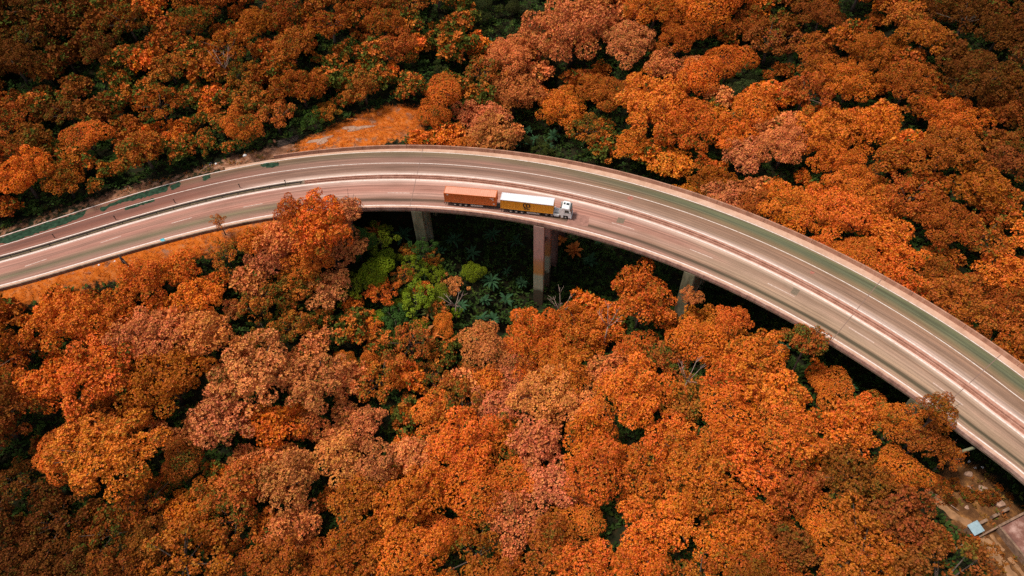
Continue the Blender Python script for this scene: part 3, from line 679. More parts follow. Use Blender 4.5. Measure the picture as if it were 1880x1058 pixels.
def veh(pa, pb, z):
    a, b_ = at(*pa, z), at(*pb, z); mid = (a+b_)/2; h = math.atan2(b_[1]-a[1], b_[0]-a[0]); n_ = np.array([-math.sin(h), math.cos(h)])
    c = mid[:2]+n_*1.22; return Vector((c[0], c[1], 0)), h, float(np.hypot(*(b_-a)[:2]))
LIFT = 1.17
for (pa, pb, ms, mr, lb, let, tl, lead) in [
        ((816.6, 370.6), (911, 378.8), m_org, m_orgt, 'orange container with faded salmon roof on the rear trailer', marks, 'rear container trailer with dark chassis, under the orange container', False),
        ((918.5, 382.5), (1015.7, 393.5), m_yel, m_whit, 'yellow container with white roof and dark letters on the front trailer', logo, 'front container trailer with dark chassis, between the cab and the orange container', True)]:
    p, h, L = veh(pa, pb, LIFT)
    print('container length', L)
    container(p+Vector((0, 0, LIFT)), h, 12.19, 2.44, 2.75, ms, mr, lb, let)
    trailer(p, h, 12.6, tl, lead)
p, h, L = veh((918.5, 382.5), (1015.7, 393.5), LIFT)
fx = 6.1+2.9
h2 = h-0.035
tractor(p+Vector((math.cos(h), math.sin(h), 0))*fx, h2)

# ------------------------------------------------------------------ plants
def leaf_mat(name='leaf', own=False):
    m, t, b = mat(name); out = t.nodes['Material Output']
    oi = N(t, 'ShaderNodeObjectInfo'); a = N(t, 'ShaderNodeAttribute', attribute_name='tint'); sx = N(t, 'ShaderNodeSeparateXYZ'); t.links.new(a.outputs['Vector'], sx.inputs[0])
    k = mth(t, 'ADD', mth(t, 'MULTIPLY', sx.outputs[0], 0.55), mth(t, 'MULTIPLY', sx.outputs[1], 0.45))
    lo = mth(t, 'SUBTRACT', 1.0, oi.outputs['Alpha'])
    g = mth(t, 'MULTIPLY', mth(t, 'SUBTRACT', k, lo), 3.2, True)
    base = oi.outputs['Color']
    if own: base = N(t, 'ShaderNodeAttribute', attribute_name='leafcol').outputs['Color']; g = mth(t, 'MULTIPLY', g, 0.0)
    c = mix(t, g, base, (0.085, 0.095, 0.014))
    h = N(t, 'ShaderNodeHueSaturation'); t.links.new(c, h.inputs['Color'])
    t.links.new(mth(t, 'ADD', 0.4905, mth(t, 'MULTIPLY', sx.outputs[1], 0.024)), h.inputs['Hue'])
    t.links.new(mth(t, 'ADD', mth(t, 'ADD', 0.52, mth(t, 'MULTIPLY', sx.outputs[2], 0.66)), mth(t, 'MULTIPLY', mth(t, 'FRACT', mth(t, 'MULTIPLY', sx.outputs[0], 7.3)), 0.36)), h.inputs['Value'])
    t.links.new(mth(t, 'SUBTRACT', 1.0, mth(t, 'MULTIPLY', sx.outputs[2], 0.05)), h.inputs['Saturation'])
    t.links.new(h.outputs[0], b.inputs['Base Color']); b.inputs['Roughness'].default_value = 0.7; b.inputs['Specular IOR Level'].default_value = 0.0
    tr = N(t, 'ShaderNodeBsdfTranslucent'); t.links.new(h.outputs[0], tr.inputs['Color'])
    ms = N(t, 'ShaderNodeMixShader'); ms.inputs[0].default_value = 0.10; t.links.new(b.outputs[0], ms.inputs[1]); t.links.new(tr.outputs[0], ms.inputs[2]); t.links.new(ms.outputs[0], out.inputs[0])
    return m
m_leaf = leaf_mat(); m_leaf_own = leaf_mat('leaf_many_colours', True)
m_bark = simple('bark', (0.085, 0.058, 0.042), 0.9, 0, 0.4, 2.0)
m_pale_bark = simple('pale_bark', (0.36, 0.25, 0.20), 0.9, 0, 0.3, 2.0)

def fib(n, zmin, r_):
    k = np.arange(n)+0.5; z = 1-(1-zmin)*k/n; ph = math.pi*(1+5**0.5)*k+r_.uniform(0, 6.28)
    q = np.sqrt(np.maximum(0, 1-z*z)); return np.stack([q*np.cos(ph), q*np.sin(ph), z], 1)
def rosettes(P, Nn, L, Wf, k, r_, lob, spread=(0.35, 0.95)):
    """k leaves around every point, each a bent rhomb"""
    n = len(P); up = np.array([0, 0, 1.0]); d = Nn+0.35*up+r_.normal(0, 0.25, (n, 3)); d /= np.linalg.norm(d, axis=1)[:, None]
    ref = np.where(np.abs(d[:, 2:3]) < 0.9, np.array([[0, 0, 1.0]]), np.array([[1.0, 0, 0]])); a = np.cross(d, ref); a /= np.linalg.norm(a, axis=1)[:, None]; b = np.cross(d, a)
    ph0 = r_.uniform(0, 6.28, n); V = []; T = []; rr = r_.uniform(0, 1, n)
    for j in range(k):
        ph = ph0+2*math.pi*j/k+r_.normal(0, 0.25, n); e = r_.uniform(*spread, n)
        rad = a*np.cos(ph)[:, None]+b*np.sin(ph)[:, None]; tang = -a*np.sin(ph)[:, None]+b*np.cos(ph)[:, None]
        dr = rad*np.cos(e)[:, None]+d*np.sin(e)[:, None]; l = (L*r_.uniform(0.5, 1.35, n))[:, None]
        base = P+rad*0.1*l; mid = base+dr*l*0.55; tip = base+dr*l-d*l*0.12
        wv = tang*(Wf*l)
        V.append(np.stack([base, mid+wv, tip, mid-wv], 1)); T.append(np.stack([lob, rr, r_.uniform(0, 1, n)], 1))
    V = np.concatenate(V).reshape(-1, 3); T = np.concatenate(T); Q = np.arange(len(V)).reshape(-1, 4)
    return V, Q, T
def crown_data(seed, kind, dens=1.0, big=False):
    r_ = np.random.default_rng(seed)
    nl, lr, core_, flat = {'dense': (46, (0.11, 0.25), 0.76, 0.64), 'rosette': (44, (0.11, 0.23), 0.76, 0.60), 'sparse': (32, (0.09, 0.18), 0.80, 0.62), 'fuzzy': (26, (0.22, 0.36), 0.62, 0.80)}[kind]
    if big: nl = int(nl*1.7); lr = (lr[0]*0.72, lr[1]*0.78)
    D = fib(nl, -0.22, r_)+r_.normal(0, 0.16, (nl, 3)); D /= np.linalg.norm(D, axis=1)[:, None]
    a0 = r_.uniform(0, 6.28); az = np.arctan2(D[:, 1], D[:, 0])
    bulge = 1+0.16*np.sin(2*az+a0)+0.12*np.sin(3*az+2.1*a0)+0.08*np.sin(5*az+a0*3)
    C = D*(core_*bulge*r_.uniform(0.62, 1.22, nl))[:, None]*np.array([r_.uniform(0.9, 1.1), r_.uniform(0.9, 1.1), flat])
    R = r_.uniform(*lr, nl); lob = r_.uniform(0, 1, nl)
    n1_, n2_, n3_ = r_.uniform(6, 9, 3); P = []; Nn = []; Lb = []
    cell = {'dense': 0.086, 'rosette': 0.098, 'sparse': 0.086, 'fuzzy': 0.070}[kind]/math.sqrt(dens)
    for i in range(nl):
        m = int(2*math.pi*R[i]**2*1.55/cell**2); d = fib(max(m, 12), -0.55, r_)+r_.normal(0, 0.10, (max(m, 12), 3)); d /= np.linalg.norm(d, axis=1)[:, None]
        lump = 1+0.10*np.sin(d[:, 0]*9+i)*np.sin(d[:, 1]*9+2*i)+r_.normal(0, 0.05, len(d))
        p = C[i]+d*(R[i]*lump)[:, None]*np.array([1, 1, 0.82])
        ok = np.ones(len(p), bool)
        for j in range(nl):
            if j != i: ok &= np.linalg.norm((p-C[j])/np.array([1, 1, 0.82]), axis=1) > R[j]*0.88
        ok &= np.sin(p[:, 0]*n1_+2*np.sin(p[:, 1]*n2_))*np.sin(p[:, 1]*n3_+p[:, 2]*8)+r_.normal(0, 0.25, len(p)) > (-0.62 if kind != 'fuzzy' else -2)
        P.append(p[ok]); Nn.append(d[ok]); Lb.append(np.full(ok.sum(), lob[i]))
    # loose inner leaves
    m = int({'dense': 260, 'rosette': 220, 'sparse': 90, 'fuzzy': 200}[kind]*dens)
    q = r_.normal(0, 1, (m, 3)); q /= np.linalg.norm(q, axis=1)[:, None]; q *= (r_.uniform(0.1, 0.42, m)**0.6)[:, None]*np.array([0.9, 0.9, 0.55])
    P.append(q); Nn.append(q/np.linalg.norm(q, axis=1)[:, None]); Lb.append(r_.uniform(0, 1, m))
    L, Wf, k = {'dense': (0.066, 0.30, 5), 'rosette': (0.078, 0.30, 6), 'sparse': (0.072, 0.32, 5), 'fuzzy': (0.052, 0.26, 5)}[kind]
    V, Q, T = rosettes(np.concatenate(P), np.concatenate(Nn), L/math.sqrt(dens), Wf, k, r_, np.concatenate(Lb))
    return V, Q, T, C
def trunk_mesh(C, seed, m, H=1.5):
    """tapered trunk from z=-H up with limbs to the lobes"""
    r_ = np.random.default_rng(seed); mb = MB()
    fork = Vector((r_.uniform(-.06, .06), r_.uniform(-.06, .06), -0.35))
    mb.tube([(0, 0, -H), (0.02, 0.0, -H*0.7), (fork.x*0.7, fork.y*0.7, -0.8), tuple(fork), (fork.x*1.4, fork.y*1.4, 0.1)], [0.075, 0.055, 0.048, 0.042, 0.022], 7)
    for c in C[r_.permutation(len(C))[:9]]:
        c = Vector(c); md = fork.lerp(c, 0.5)+Vector((0, 0, 0.08))
        mb.tube([fork, md, c+Vector((0, 0, 0.08))], [0.026, 0.017, 0.006], 5)
    return mb.mesh('trunk', m, 0, True)
KINDS = {}
for kind, n in (('dense', 5), ('rosette', 5), ('sparse', 5), ('fuzzy', 3)):
    KINDS[kind] = []
    for i in range(n):
        V, Q, T, C = crown_data(100*len(KINDS)+i, kind, 1.4)
        KINDS[kind].append((fast_mesh('crown', V, Q, m_leaf, T), trunk_mesh(C, i, m_bark)))
BIG = {}
for kind in ('dense', 'rosette'):
    BIG[kind] = []
    for i in range(3):
        V, Q, T, C = crown_data(700+10*len(BIG)+i, kind, 2.8, True); BIG[kind].append((fast_mesh('crown', V, Q, m_leaf, T), trunk_mesh(C, i, m_bark)))
print('crown faces', [len(k[0].polygons) for v in KINDS.values() for k in v])
CODE = {'K': ((0.135, 0.037, 0.006), 0.26, 'dark brown'), 'B': ((0.22, 0.057, 0.007), 0.28, 'brown'), 'R': ((0.36, 0.080, 0.006), 0.24, 'rust'), 'O': ((0.62, 0.130, 0.005), 0.24, 'orange'),  # K, partly B: corner darkening of the view put into the leaf colour
        'S': ((0.61, 0.178, 0.040), 0.18, 'salmon'), 'Y': ((0.63, 0.158, 0.006), 0.34, 'golden'), 'M': ((0.47, 0.12, 0.010), 0.52, 'orange-and-olive'),
        'G': ((0.045, 0.092, 0.016), 0.15, 'dark green'), 'L': ((0.16, 0.20, 0.008), 0.2, 'lime green'), 'D': ((0.045, 0.055, 0.014), 0.3, 'dark olive')}
GRID = ["K K B R R R R R M D D S S R R B R R K K",  # outer K and B cells darken the crowns to imitate a vignette
        "K B M M M R M M D M S R S S D R R R B K",
        "B M R O M M G M O S D M O O O S O R R B",
        "R M G G . . . . . . . . . Y S O O R R B",
        ". . . . M M S L G G D . . . . O O O R R",
        ". R O O S M M L L G D O O D . . . O R R",
        "R R O S S M S M M S O O O O O M . . R R",
        "R R R S S O S M M S S S O M O O O R . .",
        "B R O S S S S S O O S O O O O S O R . .",
        "K B R M M S R O O O S O O R O R B R . .",
        "K K B R R R R R O R R O O R R B R B . ."]
GRID = [row.split() for row in GRID]
def code_at(px, py):
    i = min(19, max(0, int(px/94))); j = min(10, max(0, int(py/96.2))); return GRID[j][i]
PLACED = []      # x, y, r, code, px, py, kind
def road_px(px, py):
    q = sd_of([at(px, py, 0)[:2]])[0]; return dP(q[0])-0.6 < q[1] < dE(q[0])-0.1, q
CLEAR_IN = [(1722,868),(1750,842),(1770,845),(1850,910),(1885,940),(1885,1058),(1850,1058),(1790,985),(1730,925)]
RAVINE = [(650,395),(960,420),(1100,440),(1225,488),(1228,505),(1150,497),(1030,540),(985,562),(900,590),(860,600),(835,560),(800,450),(700,405)]
HOLLOW = [(830,420),(980,430),(980,560),(890,590),(850,560)]
def clear_of_road(P, r, zc, small=False):
    """a crown may neither pierce the deck nor hide the road"""
    q = sd_of([P])[0]; e, p0 = float(dE(q[0])), float(dP(q[0]))
    if p0-r*(0.72 if q[0] < S_ABF-25 else 0.95) < q[1] < e+r*0.95 and zc+r*0.8 > -2.6: return False
    if p0-0.5 < q[1] < e+0.5: return False
    if q[1] > e:
        for k in range(14):
            a_ = 2*math.pi*k/14; pt = np.array([*P, zc])+(RIGHT*math.cos(a_)+UP*math.sin(a_)*0.85)*r*0.93
            pp_ = proj(pt)
            if road_px(*pp_)[0] or inpoly([pp_], CLEAR_IN)[0] or inpoly([pp_], HOLLOW if small else RAVINE)[0]: return False
    return True
ZP = list(ZONES.values())
def in_zone(P, r):
    pts = [P]+[(P[0]+r*0.75*math.cos(a_), P[1]+r*0.75*math.sin(a_)) for a_ in np.arange(0, 6.28, 0.8)]
    return any(inpoly(pts if z is ZONES['clear'] else [P]+[(P[0]+r*0.3*math.cos(a_), P[1]+r*0.3*math.sin(a_)) for a_ in (0, 1.57, 3.14, 4.71)], z).any() for z in ZP)
def crown_z(r): return 0.55*r+max(1.6, 0.5*r)          # crown centre above the ground
# landmark trees: place in the photo, radius there in px, colour, habit, label
LAND = [(590,410,72,'O','rosette','broad bright orange tree leaning over the near road edge left of the viaduct'),
 (640,390,34,'S','rosette','small salmon tree at the right flank of the orange tree leaning over the road'),
 (612,455,54,'S','dense','broad salmon orange crown hanging below the leaning tree toward the green ravine'),
 (545,395,40,'O','dense','left half of the orange pair that leans over the near road edge'),
 (500,472,46,'S','dense','salmon orange crown at the right end of the orange grass bank'),
 (545,522,46,'M','rosette','orange and olive crown downslope of the leaning orange trees'),
 (602,532,46,'S','rosette','salmon crown between the leaning trees and the lime bushes'),
 (462,446,34,'O','rosette','orange crown close to the kerb wall right of the thin sapling'),
 (776,458,26,'G','sparse','dark green bush hiding the foot of the first pier'),
 (750,463,20,'M','sparse','little orange flecked bush left before the first pier'),
 (560,470,56,'O','dense','orange tree just below the one leaning over the near road edge'),
 (655,445,34,'G','fuzzy','dark green bushy tree right below the leaning orange tree'),
 (705,478,26,'L','fuzzy','bright lime bush left of the first pier foot'),
 (742,505,24,'M','sparse','olive and orange bush before the foot of the first pier'),
 (795,478,22,'M','sparse','small orange flecked bush right of the first pier foot'),
 (650,525,34,'L','sparse','lime flecked tree at the left rim of the green ravine'),
 (725,585,32,'G','sparse','dark green tree in the hollow under the lime bushes'),
 (680,600,26,'O','sparse','small orange tree with gaps at the left of the hollow'),
 (800,505,22,'L','sparse','lime and orange bush on the near side of the ravine palms'),
 (525,440,52,'S','rosette','pinkish orange tree below and left of the tree that leans over the road'),
 (402,407,17,'M','sparse','thin sparse sapling standing against the near road edge above the orange grass bank'),
 (812,172,42,'O','fuzzy','fuzzy dense orange tree at the end of the orange grass slope'),
 (795,215,34,'O','fuzzy','low orange tree at the right tip of the orange grass slope'),
 (885,222,50,'S','rosette','salmon pink round tree beyond the viaduct above the gap between the two containers'),
 (940,175,58,'S','dense','large pink tree behind the round salmon tree above the truck'),
 (1195,195,74,'Y','dense','great golden orange tree standing alone beyond the viaduct right of the truck'),
 (1050,60,90,'S','dense','widest reddish salmon tree at the top edge centre of the forest'),
 (1240,305,44,'Y','rosette','golden olive tree touching the outer side of the far parapet'),
 (1310,335,40,'R','dense','rust tree beside the golden olive tree along the far parapet'),
 (1390,375,40,'R','dense','rust tree hugging the far parapet on the right half of the curve'),
 (1540,395,66,'O','dense','big glowing orange tree beyond the right arm of the curve'),
 (1440,270,60,'S','dense','salmon orange crown with a paler crest upslope of the right arm'),
 (1485,628,40,'M','rosette','yellowish tree reaching over the near parapet on the right arm'),
 (1722,755,42,'R','dense','rust tree overhanging the near parapet low on the right arm'),
 (1692,803,46,'R','dense','rust tree below the one overhanging the near parapet low on the right arm'),
 (1648,772,46,'O','dense','orange tree left of the rust trees at the low right near parapet'),
 (1742,838,30,'R','sparse','small rust tree at the upper rim of the brown clearing'),
 (1345,588,32,'O','dense','small orange round tree in the dark gap under the right arm'),
 (1268,545,24,'S','sparse','thin pink tree in front of the third pier'),
 (1180,545,58,'O','dense','orange tree right of the tall pier, its top nearest to the deck'),
 (715,662,19,'S','fuzzy','little round salmon tree in the green hollow'),
 (680,657,22,'O','fuzzy','little pointed orange tree next to the round salmon one in the hollow'),
 (636,660,22,'Y','fuzzy','little golden tree leftmost of the three in the hollow'),
 (790,760,46,'Y','dense','round golden olive tree at the lower middle, beside a dark gap'),
 (670,775,36,'S','rosette','half pink half orange round tree left of the golden olive one'),
 (195,832,98,'Y','dense','huge golden tree with a yellow top in the lower left forest'),
 (335,848,44,'M','fuzzy','dark orange and olive tree right of the huge golden tree'),
 (830,525,26,'S','sparse','open pink tree with bare pale branches in the green ravine'),
 (575,700,66,'S','rosette','long salmon crown left of the dark hollow in the lower forest'),
 (400,775,62,'S','rosette','pale pink crown in the lower left half'),
 (1000,725,60,'S','rosette','pale salmon crown with small round leaf clusters at the lower centre'),
 (890,640,58,'S','fuzzy','smooth pale pink tree at the lower edge of the ravine'),
 (815,595,26,'Y','fuzzy','narrow golden bush among the palms of the ravine'),
 (1240,950,56,'O','rosette','pale orange crown of many small balls of leaves near the bottom edge'),
 (598,207,24,'M','rosette','round orange and green tree standing at the upper foot of the grass slope'),
 (700,540,34,'O','sparse','orange flecked tree above the hollow left of the ravine'),
 (760,490,30,'L','sparse','lime and orange tree in front of the first pier'),
 (868,500,24,'L','fuzzy','lime green bush in the middle of the ravine'),
]
def put(P, r, code, kind, label=None, h=None):
    PLACED.append(dict(h=float(h or crown_z(r)), x=float(P[0]), y=float(P[1]), r=float(r), code=code, kind=kind, label=label))
for (px, py, rpx, code, kind, lb) in LAND:
    r = rpx*0.125; hh = None; q = sd_of([at(px, py, 0)[:2]])[0]; near = q[1] > (float(dE(q[0]))+float(dP(q[0])))/2 and q[1] < float(dE(q[0]))+12
    for _ in range(4):
        P = land(px, py, hh or crown_z(r)); z = P.z+(hh or crown_z(r))
        for _ in range(80):                     # a tree reaching over the deck edge stands outside it and is that much taller
            p = at(px, py, z); q = sd_of([p[:2]])[0]; e, p0 = float(dE(q[0])), float(dP(q[0]))
            if near and q[1] < e+0.80*r: z += 0.5
            else: break
        P = Vector((p[0], p[1], g1(p[0], p[1]))); hh = z-P.z
        dist = (np.array([P.x, P.y, z])-CAMP)@FWD; r = rpx*dist/FPX
    put(P, r*0.98, code, kind, lb, max(1.2, hh))
HABIT = {'K': ('dense', 'sparse'), 'B': ('dense', 'sparse', 'rosette'), 'R': ('dense', 'dense', 'sparse', 'rosette'), 'O': ('dense', 'rosette', 'fuzzy', 'dense'), 'S': ('rosette', 'dense', 'rosette'), 'Y': ('rosette', 'dense'), 'M': ('sparse', 'sparse', 'rosette'), 'G': ('fuzzy', 'sparse'), 'L': ('fuzzy', 'sparse'), 'D': ('sparse', 'fuzzy')}
def try_fill(n, rscale, gap, codes=None):
    for _ in range(n):
        # even over the picture so far trees are not favoured
        px, py = rng.uniform(-40, 1920), rng.uniform(-30, 1110)
        cpx, cpy = px+rng.normal(0, 20), py+rng.normal(0, 20)
        code = code_at(cpx, cpy)
        if code == '.': continue
        if codes and code not in codes: continue
        if code == 'D' and rng.uniform() > 0.35: continue
        r = rng.uniform(*rscale)
        if code in 'GLD': r *= 0.55
        if code == 'M': r *= 0.8
        if py < 300 and px < 800: r *= 0.8
        if rng.uniform() < 0.13: code = {'O': 'Y', 'S': 'O', 'R': 'O', 'B': 'R', 'K': 'B', 'Y': 'O', 'M': 'O', 'G': 'M', 'L': 'O', 'D': 'R'}[code]
        P = land(px, py, crown_z(r)); x, y = P.x, P.y
        if any((x-t_['x'])**2+(y-t_['y'])**2 < (gap*(r+t_['r']))**2 for t_ in PLACED): continue
        zc = P.z+crown_z(r)
        if in_zone((x, y), r) or not clear_of_road((x, y), r, zc, code in 'GLD'): continue
        put((x, y), r, code, HABIT[code][rng.integers(len(HABIT[code]))])
try_fill(1800, (5.4, 9.0), 0.57); try_fill(2800, (3.8, 5.8), 0.58); try_fill(5000, (2.2, 3.7), 0.58)
print('trees', len(PLACED))
from collections import Counter
print(Counter(t_['code'] for t_ in PLACED))
# words that tell where a tree stands
def where(px, py):
    on, q = road_px(px, py)
    if q[1] < dP(q[0]):
        a_ = ('above the far left road end' if px < 260 else 'above the left road bend' if px < 520 else 'behind the orange grass slope' if px < 790 else 'beyond the viaduct above the truck' if px < 1060 else
              'beyond the viaduct right of truck' if px < 1330 else 'beyond the right viaduct arm' if px < 1610 else 'in the far right forest')
        b_ = 'top edge' if py < 90 else 'upper middle' if py < 200 else 'near the road'
    else:
        a_ = ('under the orange grass bank' if px < 330 else 'left of the green ravine' if px < 640 else 'below the first pier' if px < 860 else 'below the tall pier' if px < 1110 else
              'below the third pier' if px < 1390 else 'below the right viaduct arm' if px < 1640 else 'beside the brown clearing')
        b_ = 'near the road' if py < 600 else 'mid forest' if py < 840 else 'bottom edge'
    return a_, b_
groups = {}
for t_ in PLACED:
    z = g1(t_['x'], t_['y']); t_['z'] = z
    t_['px'], t_['py'] = proj((t_['x'], t_['y'], z+t_['h']))
    t_['rpx'] = t_['r']*FPX/float((np.array([t_['x'], t_['y'], z])-CAMP)@FWD)
    t_['in'] = -t_['rpx'] < t_['px'] < 1880+t_['rpx'] and -t_['rpx'] < t_['py'] < 1058+t_['rpx']
aut = sorted([t_ for t_ in PLACED if t_['code'] not in 'GLD'], key=lambda t_: (t_['label'] is None, not t_['in'], -t_['rpx']))
KEEP, REST = aut[:292]+[t_ for t_ in PLACED if t_['code'] in 'GLD'], aut[292:]
for t_ in KEEP: groups.setdefault((t_['code'],)+where(t_['px'], t_['py']), []).append(t_)
ORD = 'first second third fourth fifth sixth seventh eighth ninth tenth eleventh twelfth thirteenth fourteenth fifteenth sixteenth seventeenth eighteenth nineteenth twentieth twenty-first twenty-second twenty-third twenty-fourth twenty-fifth twenty-sixth twenty-seventh twenty-eighth twenty-ninth thirtieth'.split()
for (code, a_, b_), L in groups.items():
    wd = CODE[code][2]; L.sort(key=lambda t_: t_['px'])
    if len(L) == 1: 
        if L[0]['label'] is None: L[0]['label'] = f'only {wd} tree {a_}, {b_}'
        continue
    big = max(L, key=lambda t_: t_['r'])
    for k, t_ in enumerate(L):
        if t_['label'] is not None: continue
        t_['label'] = (f'largest {wd} tree {a_}, {b_}' if t_ is big else f'leftmost {wd} tree {a_}, {b_}' if k == 0 else f'rightmost {wd} tree {a_}, {b_}' if k == len(L)-1
                       else f'{ORD[min(k, 29)]} {wd} tree from the left, {a_}, {b_}')
print('rest', len(REST), 'keep', len(KEEP), 'max class', max(len(v) for v in groups.values()))
def tree(t_):
    st_ = BIG[t_['kind']] if t_['r'] > 6.8 and t_['kind'] in BIG else KINDS[t_['kind']]; cm, tm = st_[rng.integers(len(st_))]
    r = t_['r']; o = empty('green_tree' if t_['code'] in 'GLD' else 'autumn_tree', (t_['x'], t_['y'], t_['z']-0.2), rng.uniform(0, 6.28))
    tag(o, t_['label'], 'tree', 'green trees of the ravine' if t_['code'] in 'GLD' else 'autumn trees of the forest')
    h = t_['h']+0.2
    tr = link('trunk', tm, o); tr.location = (0, 0, h); tr.scale = (r, r, h/1.5)
    c = link('crown', cm, o); c.location = (0, 0, h); sq = rng.uniform(0.9, 1.15)*(1.0 if h < 1.4*crown_z(r) else 1.2); c.scale = (r*rng.uniform(0.92, 1.08), r*rng.uniform(0.92, 1.08), r*sq)
    b0, al, _ = CODE[t_['code']]; al += 0.16 if t_['code'] in 'KBRO' and t_['x'] < -5 and t_['y'] > 120 else 0; v = rng.uniform(0.85, 1.15); 
    c.color = (b0[0]*v, b0[1]*v*rng.uniform(0.88, 1.14), b0[2]*v*rng.uniform(0.7, 1.4), min(1, max(0.02, al+rng.normal(0, 0.08))))
for t_ in KEEP: tree(t_)

# smaller trees past the limit, and the forest outside the frame: joined masses of lighter crowns
LOW = [crown_data(900+i, k, 0.16) for i, k in enumerate(('dense', 'rosette', 'dense', 'sparse'))]
FAR_ = [crown_data(950+i, k, 0.075) for i, k in enumerate(('dense', 'rosette', 'dense', 'sparse'))]
def mass(name, items, label, cat, stock=LOW):
    Vs, Qs, Ts, Cs = [], [], [], []; o = 0
    for it in items:
        V, Q, T, _ = stock[rng.integers(4)]; a_ = rng.uniform(0, 6.28); c, s_ = math.cos(a_), math.sin(a_); r = it['r']
        R_ = np.array([[c, -s_, 0], [s_, c, 0], [0, 0, 1]]); z = it['z']+it.get('h', crown_z(r))
        Vs.append(V@R_.T*r+np.array([it['x'], it['y'], z])); Qs.append(Q+o); Ts.append(T); o += len(V)
        b0 = np.array(CODE[it['code']][0])*rng.uniform(0.85, 1.15); k = (T[:, 0]*0.55+T[:, 1]*0.45 > 1-CODE[it['code']][1])[:, None]
        Cs.append(np.where(k, np.array([[0.085, 0.095, 0.014]]), b0[None]))
        # a simple trunk of four leaning quads
        w_ = 0.05*r; tv = np.array([(w_*a, w_*b, h) for h in (-1.5, crown_z(r)*0.9) for a, b in ((-1, -1), (1, -1), (1, 1), (-1, 1))])+np.array([it['x'], it['y'], it['z']])
        Vs.append(tv); Qs.append(np.array([(k_, (k_+1) % 4, 4+(k_+1) % 4, 4+k_) for k_ in range(4)])+o); o += 8
        Ts.append(np.full((4, 3), 0.5)); Cs.append(np.tile([[0.07, 0.045, 0.03]], (4, 1)))
    me = fast_mesh(name, np.concatenate(Vs), np.concatenate(Qs), m_leaf_own, np.concatenate(Ts))
    C = np.concatenate(Cs); a = me.attributes.new('leafcol', 'FLOAT_COLOR', 'FACE'); a.data.foreach_set('color', np.c_[C, np.ones(len(C))].astype(np.float32).ravel())
    ob = link(name, me); tag(ob, label, cat, None, 'stuff'); return ob
scrub = []
for _ in range(400):
    px, py = rng.uniform(1700, 1890), rng.uniform(835, 1060)
    if not inpoly([(px, py)], CLEAR)[0] or len(scrub) > 20: continue
    if px > 1762 and py > 940 and abs((py-980)-(px-1795)*1.25) < 32 or px > 1775 and 945 < py < 990: continue
    if 1710 < px < 1790 and abs((py-905)-(px-1705)*0.78) < 12 or px > 1825 and py > 935: continue
    P = land(px, py); r = rng.uniform(0.5, 1.4); scrub.append(dict(x=P.x, y=P.y, z=P.z, r=r, h=0.45*r, code='RBBKOR'[rng.integers(6)]))
mass('scrub', scrub, 'low rusty scrub scattered over the brown clearing', 'bushes', FAR_)
if REST: mass('small_trees', REST, 'many smaller autumn trees filling in between the large crowns', 'trees')
outer = []
for _ in range(2600):
    x, y = rng.uniform(-230, 230), rng.uniform(-30, 300); z = g1(x, y)
    px, py = proj((x, y, z+8))
    if -60 < px < 1940 and -60 < py < 1120: continue
    d_ = (np.array([x, y, z])-CAMP)@FWD
    if d_ < 20 or not (-620 < px < 2500 and -330 < py < 1500): continue
    r = rng.uniform(5, 8)
    if any((x-t_['x'])**2+(y-t_['y'])**2 < (0.66*(r+t_['r']))**2 for t_ in outer+PLACED): continue
    q_ = sd_of([(x, y)])[0]
    if dP(q_[0])-r < q_[1] < dE(q_[0])+r: continue
    if in_zone((x, y), r): continue
    outer.append(dict(x=x, y=y, z=z, r=r, code='RORSBOM'[rng.integers(7)]))
print('outer', len(outer))
mass('surrounding_forest', outer, 'autumn forest carrying on past the large crowns on every side', 'forest', FAR_)

# undergrowth below the crowns
def scatter(n, keep, xr=(-150, 165), yr=(12, 262)):
    xy = np.stack([rng.uniform(*xr, n), rng.uniform(*yr, n)], 1)
    v = np.c_[xy, np.zeros(n)-6]-CAMP; f = v@FWD; px = W0/2+FPX*(v@RIGHT)/f; py = H0/2-FPX*(v@UP)/f
    m = (f > 10) & (px > -80) & (px < 1960) & (py > -60) & (py < 1130); xy = xy[m]
    xy = xy[keep(xy)]
    A = HGT['a']; u_ = np.clip((xy[:, 0]+300)/3, 0, A.shape[1]-2.001); v_ = np.clip((xy[:, 1]+20)/3, 0, A.shape[0]-2.001); i, j = u_.astype(int), v_.astype(int); a, b = u_-i, v_-j
    z = A[j, i]*(1-a)*(1-b)+A[j, i+1]*a*(1-b)+A[j+1, i]*(1-a)*b+A[j+1, i+1]*a*b
    return xy, z
def off_road(xy, m=0.4):
    q_ = sd_of(xy); lat = np.maximum(dP(q_[:, 0])-q_[:, 1], q_[:, 1]-dE(q_[:, 0])); return (lat > m) | (q_[:, 0] > S_ABF+3) & (q_[:, 0] > S_ABN+3)
def bare(xy):
    k = np.zeros(len(xy), bool)
    for z_ in ZP: k |= inpoly(xy, z_)
    return k
xy, z = scatter(52000, lambda q_: off_road(q_, 1.5) & ~bare(q_))
hump = 1.6+1.5*np.sin(xy[:, 0]*0.7+2*np.sin(xy[:, 1]*0.3))*np.sin(xy[:, 1]*0.6)
P = np.c_[xy, z+np.maximum(0.1, hump*rng.uniform(0.2, 1.0, len(xy)))]
V, Q, T = rosettes(P, np.tile([[0, 0, 1.0]], (len(P), 1)), 1.0, 0.24, 5, rng, rng.uniform(0, 1, len(P)), (0.15, 0.9))
ug = link('undergrowth', fast_mesh('undergrowth', V, Q, m_leaf, T)); ug.color = (0.032, 0.058, 0.012, 0.28)
tag(ug, 'dark green undergrowth covering the forest floor and the ravine', 'undergrowth', None, 'stuff')
